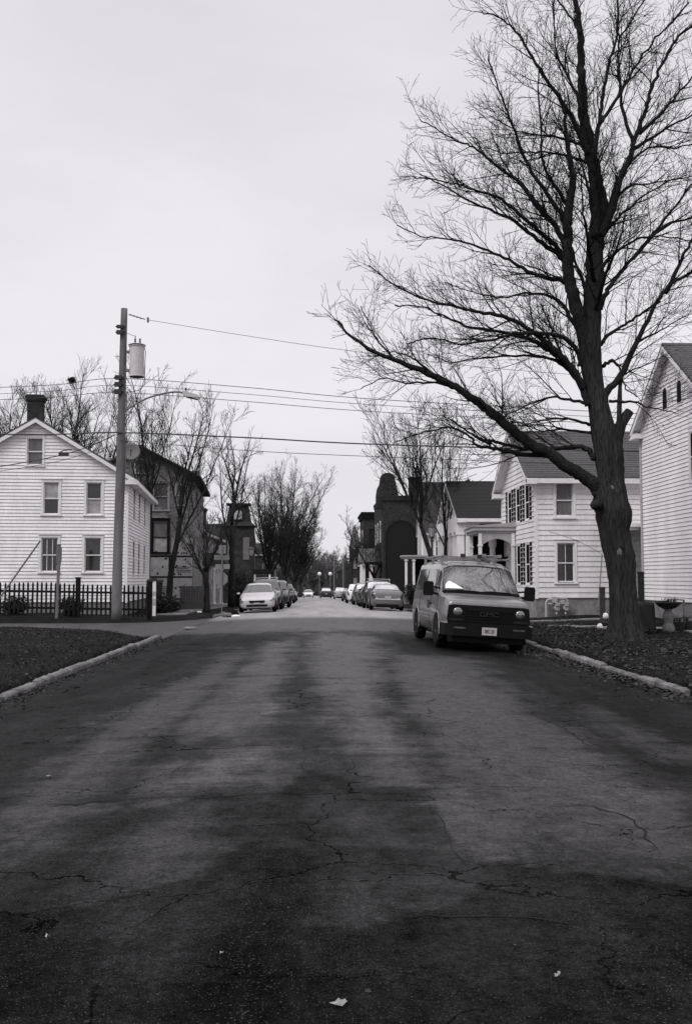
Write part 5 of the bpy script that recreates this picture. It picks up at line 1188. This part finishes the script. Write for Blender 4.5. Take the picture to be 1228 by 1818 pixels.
tag(mb.build('paddle_topped_post', pole_m), 'weathered grey post with paddle shaped top before the fence and left lower window', 'post')
sp = P(274, 1064, 44); z0 = sp.z - .1
t = thing('marker_post', 'short white marker post with dark cap at the right end of the picket fence', 'post', (sp.x, sp.y, zg(sp.x, sp.y)))
mb = MB(); mb.box(-.07, .07, -.03, .03, -.1, 1.5); mb.build('board', trimw, t); mb = MB(); mb.box(-.10, .12, -.06, .06, 1.501, 1.62); mb.build('cap', dmetal, t); mb = MB(); mb.box(-.06, .06, -.036, -.031, .85, 1.05); mb.box(-.06, .06, -.036, -.031, .45, .75); mb.build('panel', trimg, t)
bf = P(320, 1072, 56.5); t = thing('board_fence', 'grey board fence panel between the brick house and the porch', 'fence', (bf.x, bf.y, zg(bf.x, bf.y)))
for k in range(9): mb = MB(); mb.box(k * .145, k * .145 + .138, -.012 * (k % 2), .012, .05, 1.32 + .02 * math.sin(k * 2.1)); mb.build('board', wood_g, t)
mb = MB(); mb.box(0, 1.3, .013, .06, .3, .4); mb.box(0, 1.3, .013, .06, 1.0, 1.1); mb.build('rail', wood_g, t)
def wheelie(name, label, x, y, s, m_):
    t = thing(name, label, 'bin', (x, y, ground_z(x, y)), .2); mb = MB()
    i = len(mb.v); mb.v += [(-.24 * s, -.24 * s, .08 * s), (.24 * s, -.24 * s, .08 * s), (.24 * s, .24 * s, .08 * s), (-.24 * s, .24 * s, .08 * s), (-.3 * s, -.32 * s, 1.0 * s), (.3 * s, -.32 * s, 1.0 * s), (.3 * s, .34 * s, 1.0 * s), (-.3 * s, .34 * s, 1.0 * s)]
    mb.f += [(0, 1, 5, 4), (1, 2, 6, 5), (2, 3, 7, 6), (3, 0, 4, 7), (0, 3, 2, 1)]; mb.build('bin_body', m_, t)
    mb = MB(); mb.prism([(-.35, 1.0), (-.33, 1.05), (0, 1.1), (.36, 1.08), (.40, 1.0)], -.33 * s, .33 * s, lambda a, b, q: (q, a * s, b * s)); ld = mb.build('lid', m_, t)
    mb = MB(); mb.tube([(-.2 * s, .42 * s, 1.02 * s), (.2 * s, .42 * s, 1.02 * s)], .02, 6); mb.build('handle', galv, ld)
    for sx in (-.27, .27): mb = MB(); mb.lathe([(.02, -.03), (.1, -.03), (.1, .03), (.02, .03)], 12, (sx * s, .24 * s, .1), 'x'); mb.build('wheel', rubber, t)
bp_ = P(270, 1070, 56); wheelie('wheelie_bin', 'dark wheelie bin against the foil sheathed brick house wall', bp_.x + .1, 56, 1.5, mat('bin_plastic', .028, .5))

# stop sign seen from behind, with street name blades
ss = P(394, 1068, 46.8); t = thing('sign_post', 'leaning sign post with the grey backs of a stop sign and street blades', 'street sign', (ss.x, ss.y, zg(ss.x, ss.y)))
mb = MB(); mb.bar((0, 0, -.2), (0, 0, 3.35), .05, .05); mb.build('post', mmetal, t)
sb = mat('sign_back', .19, .6, .4, 12, .12)
mb = MB(); mb.prism([(.33 * math.cos(R(22.5 + 45 * k)), 1.82 + .33 * math.sin(R(22.5 + 45 * k))) for k in range(8)], .028, .034, lambda a, b, q: (a - .05, q, b)); mb.build('stop_sign', sb, t)
Mz = Matrix.Rotation(R(35), 4, 'Z')
for z, an, L in ((2.38, -20, .36), (2.80, 30, .38)):
    mb = MB(); mb.box(-L, L, -.008, .008, z - .11, z + .11, Matrix.Rotation(R(an), 4, 'Z') @ Matrix.Translation((0, .04, 0))); mb.build('name_blade', sb, t)
mb = MB(); mb.box(-.16, .16, .03, .036, 2.98, 3.36); mb.build('small_sign', sb, t)
def lamp_post(name, label, px, Y, zt):
    p = P(px, 1060, Y); z0 = ground_z(p.x, Y); t = thing(name, label, 'street lamp', (p.x, Y, z0)); H = zt - z0
    mb = MB(); mb.lathe([(.16, 0), (.16, .5), (.1, .6), (.07, .8), (.055, H - 1.0), (.09, H - .98), (.09, H - .9), (.05, H - .85), (.14, H - .72)], 12); mb.build('post', dmetal, t)
    mb = MB(); mb.lathe([(.12, H - .72), (.21, H - .22)], 8); mb.build('lantern_glass', shade_l, t)
    mb = MB(); mb.lathe([(.25, H - .22), (.25, H - .18), (.14, H - .05), (.05, H), (.03, H + .12)], 8); mb.build('lantern_cap', dmetal, t)
    mb = MB()
    for k in range(8): a = 2 * math.pi * k / 8; mb.tube([(.125 * math.cos(a), .125 * math.sin(a), H - .72), (.215 * math.cos(a), .215 * math.sin(a), H - .22)], .012, 4)
    mb.build('lantern_bar', dmetal, t)
lamp_post('lantern_post', 'black lantern lamp post beside the leaning tree behind the van', 767, 55, 4.72)
lamp_post('lantern_post', 'black lantern lamp post left of the dense trees behind the silver sedan', 446, 84, 4.35)
# traffic lights and globe lamps at the far junction
tl = thing('traffic_light_span', 'row of dark traffic lights hanging from a wire far down the street', 'traffic lights', (0, 232, zroad(232)))
def far(px, py, Y=232): return P(px, py, Y) - tl.location
mb = MB(); mb.tube([far(535, 1014), far(565, 1016), far(605, 1014)], .03, 4)
for px in (533, 606): mb.tube([far(px, 1062), far(px, 1010)], .10, 6)
mb.build('span_wire', dmetal, tl)
for px in (546, 563, 578, 598):
    c = far(px, 1023); mb = MB(); mb.box(c.x - .28, c.x + .28, c.y - .2, c.y + .2, c.z - .55, c.z + .62); o = mb.build('signal_head', dmetal, tl)
    for k in (-1, 0, 1): mb = MB(); mb.lathe([(.14, -.225), (.14, -.205)], 10, (c.x, c.y, c.z + .35 * k), 'y'); o2 = mb.build('signal_lens', mmetal, o)
for px, nm in ((567, 'left'), (586, 'right')):
    p = P(px, 1060, 225); t = thing('globe_lamp', nm + ' of the two white globe street lamps at the far junction', 'street lamp', (p.x, 225, zroad(225)))
    zt = P(px, 1019, 225).z - zroad(225); mb = MB(); mb.tube([(0, 0, 0), (0, 0, zt - .3)], .09, 8); mb.build('post', mmetal, t); mb = MB(); ico(mb, (0, 0, zt), .42, nu=12, nv=8); mb.build('globe', white_p, t, smooth=True)
for px, h, lb in ((593, 1000, 'slim far utility pole right of the white globe lamps'), (609, 990, 'far utility pole before the church tower')):
    p = P(px, 1060, 250); mb = MB(); mb.tube([(p.x, 250, zroad(250) - 1), (p.x, 250, P(px, h, 250).z)], .14, 8); q = P(px, h + 4, 250); mb.box(q.x - .9, q.x + .9, 249.9, 250.1, q.z - .1, q.z + .05); tag(mb.build('far_utility_pole', mmetal), lb, 'utility pole')

# ------------------------------------------------------------------ right hand yard
gm = thing('gas_meters', 'pair of grey gas meters with looping pipes on the white house foundation', 'gas meter', (P(988, 1080, 39.7).x, 39.72, .22))
mb = MB()
mb.tube([(-.42, 0, 0), (-.42, 0, .55), (-.36, 0, .66), (-.1, 0, .72), (.36, 0, .72), (.42, 0, .62), (.42, 0, .2)], .05, 8)
mb.tube([(-.36, .02, .5), (.40, .02, .5)], .045, 8); mb.box(-.2, .0, -.1, .08, .56, .78); mb.box(.12, .3, -.1, .08, .5, .66); mb.build('pipe', trimg, gm)
for x in (-.02, .34):
    mb = MB(); mb.lathe([(.02, -.10), (.10, -.09), (.115, 0), (.10, .09), (.02, .10)], 14, (x, -.08, .34), 'y'); mb.box(x - .08, x + .08, -.22, -.17, .42, .56); me_ = mb.build('meter', trimg, gm)
    mb = MB(); mb.box(x - .02, x + .02, -.05, .05, .10, .2); mb.build('valve', trimw, me_)
lp_ = MB(); a, b = P(1061, 1078, 37.4), P(1068, 984, 38.6); lp_.tube([a, b], .025, 6); tag(lp_.build('leaning_pole', pole_m), 'thin pole leaning on the white house wall left of the tree trunk', 'pole')
wire('thin clothes line rising to the leaning pole on the white wall', [(972, 943, 39.6), (1010, 955, 39.2), (1040, 968, 38.9), (1068, 984, 38.6)], .008, 'clothes_line', group='lines in the yard')
def post(label, px, py0, py1, Y, w_, m_):
    a, b = P(px, py0, Y), P(px, py1, Y); mb = MB(); z0 = zg(a.x, Y) - .1; mb.box(a.x - w_, a.x + w_, Y - w_, Y + w_, z0, b.z); mb.box(a.x - w_ * 1.15, a.x + w_ * 1.15, Y - w_ * 1.15, Y + w_ * 1.15, b.z - .06, b.z - .02); return tag(mb.build('yard_post', m_), label, 'post')
post('short dark square post just left of the big trunk', 1069, 1092, 1042, 33.5, .075, mat('post_wood', .05, .9, .1, 8, .4))
post('taller dark post at the vinyl house corner right of the trunk', 1138, 1092, 1015, 30.2, .075, mat('post_wood_dark', .035, .9, .1, 8, .4))
def pail(label, px, Y, r, m_, lift=0):
    p = P(px, 1100, Y); z0 = zg(p.x, Y) + lift; t = thing('garden_pail', label, 'pail', (p.x, Y, z0)); mb = MB(); mb.lathe([(r, 0), (r * .98, r * 1.0), (r * .7, r * 1.6), (r * .3, r * 1.8), (.01, r * 1.85)], 14); mb.build('pail_body', m_, t, smooth=True); mb = MB(); mb.lathe([(r * 1.06, .0), (r * 1.06, .03)], 14); mb.build('rim', trimg, t)
pail('white upturned pail on the ground at the left foot of the trunk', 1064, 30.4, .085, white_p); pail('white pail on top of the dark pot near the short post', 1074.5, 31.2, .09, white_p, .26)
p = P(1075, 1100, 31.2); mb = MB(); mb.lathe([(.16, 0), (.19, .12), (.17, .25), (.02, .255)], 14, (p.x, 31.2, zg(p.x, 31.2))); tag(mb.build('flower_pot', dmetal), 'black pot under the white pail left of the trunk', 'pot')
bq = P(1146, 1112, 27.6); t = thing('covered_barbecue', 'black covered barbecue cart between the trunk and the birdbath', 'barbecue', (bq.x, 27.6, zg(bq.x, 27.6)))
mb = MB(); rn = random.Random(4); rings = []
for k in range(9):
    z = .12 + .72 * k / 8; row = []
    for j in range(24):
        a = 2 * math.pi * j / 24; c_, s_ = math.cos(a), math.sin(a); q = max(abs(c_), abs(s_)); f = (1 - .10 * (k / 8)) * (1 + .035 * math.sin(5 * a + k) + rn.gauss(0, .012)); row.append((-.05 + .26 * c_ / q ** .8 * f, .25 * s_ / q ** .8 * f, z + .02 * math.sin(3 * a)))
    rings.append(row)
for r_ in rings: mb.v += r_
for k in range(8):
    for j in range(24): mb.f.append((k * 24 + j, k * 24 + (j + 1) % 24, (k + 1) * 24 + (j + 1) % 24, (k + 1) * 24 + j))
mb.f.append(tuple(8 * 24 + j for j in range(24))); mb.build('cover', mat('black_cover', .008, .6), t, smooth=True)
for x in (-.2, .15):
    for y in (-.18, .18): mb = MB(); mb.box(x - .02, x + .02, y - .02, y + .02, -.05, .16); mb.build('leg', dmetal, t)
mb = MB(); mb.box(.18, .48, -.2, .2, .13, .16); mb.build('side_shelf', trimg, t)
for sx in (.36,): mb = MB(); mb.box(sx - .015, sx + .015, -.18, .18, -.03, .129); mb.build('leg', dmetal, t)
bb = P(1186, 1122, 27.4); t = thing('birdbath', 'stone birdbath with a scalloped bowl of dead plants before the vinyl house', 'birdbath', (bb.x, 27.4, zg(bb.x, 27.4)))
mb = MB(); mb.lathe([(.17, -.05), (.17, .12), (.15, .16), (.14, .2), (.105, .26), (.15, .38), (.155, .46), (.10, .56), (.09, .6), (.13, .64)], 18); mb.build('pedestal', mat('birdbath_stone', .13, .85, .2, 9, .35, .4, 20), t, smooth=True)
mb = MB(); mb.lathe([(.13, .63), (.2, .66), (.30, .74), (.345, .80), (.345, .82), (.28, .77), (.02, .70)], 24, cap=False); mb.v = [(a * (1 + .03 * math.cos(12 * math.atan2(b, a))), b * (1 + .03 * math.cos(12 * math.atan2(b, a))), c) for a, b, c in mb.v]; mb.build('bowl', dmetal, t, smooth=True)
mb = MB(); rn = random.Random(12)
for k in range(60):
    a, r_ = rn.random() * 6.28, rn.uniform(0, .22); mb.tube([(r_ * math.cos(a), r_ * math.sin(a), .74), (r_ * 1.3 * math.cos(a) + rn.gauss(0, .03), r_ * 1.3 * math.sin(a), .80 + rn.uniform(.0, .14))], .008, 3)
mb.build('dead_plant', shrub_m, t)
hp = MB(); q = P(1196, 1072, 29.6); hp.tube([(q.x - .2, 29.6, .75), (q.x - .2, 29.6, 1.08), (q.x + .02, 29.6, 1.10), (q.x + .02, 29.6, .9), (q.x + .02, 29.6, 1.1), (q.x + .28, 29.6, 1.08), (q.x + .28, 29.6, .55), (q.x + .4, 29.9, .5)], .035, 8)
tag(hp.build('standpipe', mmetal), 'bent metal standpipe behind the birdbath on the vinyl house wall', 'pipe')
for px, Y, r_, lb in ((1205, 28.6, .16, 'dark plant pot right of the birdbath foot'), (1219, 28.9, .13, 'smaller dark plant pot at the house foundation'), (1196, 28.9, .11, 'smallest pot tucked behind the birdbath pedestal')):
    p = P(px, 1110, Y); z0 = zg(p.x, Y); t = thing('plant_pot', lb, 'pot', (p.x, Y, z0)); mb = MB(); mb.lathe([(r_ * .7, -.02), (r_, .22), (r_ * 1.08, .22), (r_ * 1.08, .26), (r_ * .9, .26), (.01, .23)], 14); mb.build('pot', dmetal, t); mb = MB()
    for k in range(22): a = rn.random() * 6.28; mb.tube([(0, 0, .22), (rn.gauss(0, .05), rn.gauss(0, .05), .33), (r_ * math.cos(a), r_ * math.sin(a), .30 + rn.uniform(0, .15))], .006, 3)
    mb.build('plant', shrub_m, t)

# shrubs
def shrub(label, x, y, w_, h, n, seed, cat='shrub', dens=None):
    rn = random.Random(seed); z0 = ground_z(x, y); t = thing('shrub', label, cat, (x, y, z0)); mb = MB(); lf_ = MB()
    for k in range(n):
        a = rn.random() * 6.28; p = Vector((rn.gauss(0, w_ * .15), rn.gauss(0, w_ * .15), 0)); d = Vector((math.cos(a) * rn.uniform(.1, .9) * w_ / h, math.sin(a) * rn.uniform(.1, .9) * w_ / h, 1)).normalized(); pts = [p]
        for q in range(5): d = (d + Vector((rn.gauss(0, .2), rn.gauss(0, .2), rn.gauss(0, .1)))).normalized(); pts.append(pts[-1] + d * h * rn.uniform(.14, .24))
        mb.tube([tuple(v) for v in pts], [.012, .011, .009, .008, .006, .004], 3)
        for v in pts[1:]:
            for _ in range(7):
                c = v + Vector((rn.gauss(0, .09), rn.gauss(0, .09), rn.gauss(0, .09))); e = [Vector((rn.gauss(0, .05), rn.gauss(0, .05), rn.gauss(0, .04))) for _ in range(3)]; lf_.quad(*[c + u for u in e])
    mb.build('stem', twig_m, t, fix=False); lf_.build('foliage', shrub_m, t, fix=False)
q = P(285, 1080, 47); shrub('dark tangled shrub by the white marker post and fence end', q.x, 47, .9, .9, 60, 1)
q = P(303, 1080, 50); shrub('low dark shrub between the fence end and the leaning tree', q.x, 50, .8, .7, 50, 2)
q = P(128, 1085, 42.6); shrub('shrub behind the pickets left of the tall fence post', q.x, 42.6, .7, .8, 40, 3)
q = P(28, 1085, 42.6); shrub('shrub behind the pickets at the far left', q.x, 42.6, .9, .7, 40, 5)
q = P(422, 1060, 76); shrub('tall dark bush beside the tower house porch', q.x, 76, 1.3, 2.6, 120, 4)
q = P(437, 1065, 66); shrub('dark bush on the kerb behind the silver sedan', q.x - .3, 66, .8, 1.4, 70, 6)
q = P(733, 1075, 76); shrub('dark bush under the flat porch behind the van tail', q.x, 76, 1.1, 1.5, 90, 7)

# stones, litter, fallen leaves, dead grass
def chunk(name, label, px, py, z, r, sq, m_, cat):
    p = G(px, py, z); mb = MB(); ico(mb, (p.x, p.y, ground_z(p.x, p.y) + r * sq[2] * .6), r, sq, random.Random(int(px)), .18, 9, 6); tag(mb.build(name, m_), label, cat)
chunk('kerb_fragment', 'broken pale kerb end at the corner left of the silver sedan', 404, 1093, .1, .22, (1.2, 1.0, .6), curb_m, 'stone'); chunk('kerb_fragment', 'flat pale stone lying at the mouth of the side street', 339, 1117, .02, .16, (1.6, .8, .35), curb_m, 'stone')
chunk('kerb_fragment', 'dark broken lump by the kerb end near the sedan', 412, 1091, .1, .3, (1.1, .9, .6), soil, 'stone'); chunk('paper_cup', 'white scrap on the grass beside the small street tree', 354, 1088, .1, .10, (1.2, .8, .6), white_p, 'litter'); chunk('paper_cup', 'white scrap in the gutter before the broken kerb', 419, 1097, .02, .13, (1.5, .8, .5), white_p, 'litter')
def scrap(label, px, py, size, seed):
    rn = random.Random(seed); p = G(px, py, .1); n = 9; mb = MB(); z = ground_z(p.x, p.y) + .006; mb.v = [(p.x, p.y, z + .012)]
    for k in range(n): a = 2 * math.pi * k / n; r_ = size * rn.uniform(.35, 1.2); mb.v.append((p.x + r_ * math.cos(a) * 1.1, p.y + r_ * math.sin(a), z + rn.uniform(0, .02)))
    mb.f = [(0, 1 + k, 1 + (k + 1) % n) for k in range(n)]; tag(mb.build('paper_scrap', litter_m, fix=False), label, 'litter')
scrap('torn pale scrap on the asphalt at the bottom edge of the picture', 604, 1809, .034, 3); scrap('curled pale scrap on the left of the road', 85, 1680, .013, 4); scrap('small pale scrap right of centre on the near asphalt', 990, 1760, .011, 5); scrap('pale scrap left of centre on the near asphalt', 393, 1718, .010, 6); scrap('dark pale leaf lying far left on the light patch', 86, 1381, .035, 7)
rn = random.Random(77); lv = MB(); gs = MB()
def leaf(x, y, s, h=0.012):
    z = ground_z(x, y) + h + .008; a = rn.random() * 6.28; c, e = math.cos(a) * s, math.sin(a) * s; t1, t2 = rn.uniform(-.5, .9) * s, rn.uniform(-.5, .9) * s
    lv.quad((x - c, y - e, z), (x - e * .5, y + c * .5, z + max(0, t1)), (x + c, y + e, z + max(0, t2) * .6), (x + e * .55, y - c * .55, z + max(0, -t1)))
for k in range(9000):
    x = XR + .15 + abs(rn.gauss(0, 3.4)); y = rn.uniform(14.2, 38)
    if x < 15 and rn.random() < .35 + .65 * (math.sin(x * 1.9 + 1.3 * math.sin(y * .7)) * math.sin(y * 1.1 + x * .5) > -.1): leaf(x, y, rn.uniform(.025, .06))
for k in range(2600): y = rn.uniform(13.5, 34); leaf(XR - abs(rn.gauss(0, .34)), y, rn.uniform(.02, .05), .006)
for k in range(1500): y = rn.uniform(5, 29); leaf(XL + abs(rn.gauss(0, .22)), y, rn.uniform(.015, .04), .006)
for k in range(3200): x = XL - .2 - abs(rn.gauss(0, 4)); leaf(x, rn.uniform(12, 30), rn.uniform(.02, .05))
for k in range(420): leaf(rn.uniform(XL, XR), rn.uniform(3, 26) ** 1, rn.uniform(.005, .016), .004)
for k in range(1500): y = rn.uniform(46, 80); leaf(rn.choice((-1, 1)) * rn.uniform(0, 2) + (-6 if rn.random() < .5 else 7.2), y, rn.uniform(.03, .07))
struct(lv.build('fallen_leaves', leaf_m, fix=False), 'stuff')
def blade(x, y, h):
    z = ground_z(x, y) - .01; a = rn.random() * 6.28; w_ = rn.uniform(.003, .008); l = rn.gauss(0, .6) * h; dx, dy = math.cos(a), math.sin(a)
    gs.quad((x - dy * w_, y + dx * w_, z), (x + dy * w_, y - dx * w_, z), (x + dx * l, y + dy * l, z + h))
for k in range(16000): x = XL - .2 - rn.uniform(0, 1) ** 1.4 * 11; y = rn.uniform(12, 30); (poly_dist(CROSS, x, y) > .5) and blade(x, y, rn.uniform(.03, .09))
for k in range(14000): x = XR + .2 + rn.uniform(0, 1) ** 1.3 * 9; y = rn.uniform(15, 39); blade(x, y, rn.uniform(.03, .10))
for k in range(4000): x = XL - .3 - rn.uniform(0, 5); blade(x, rn.uniform(46, 70), rn.uniform(.04, .12))
for k in range(2200): y = rn.uniform(15, 32); blade(XR + .13 + abs(rn.gauss(0, .06)), y, rn.uniform(.05, .16) * (.4 + .6 * (math.sin(y * 3.1) > -.2)))
for k in range(2200): y = rn.uniform(11, 29); blade(XL - .13 - abs(rn.gauss(0, .06)), y, rn.uniform(.05, .14) * (.4 + .6 * (math.sin(y * 2.7) > -.2)))
struct(gs.build('grass', grass_m, fix=False), 'stuff')
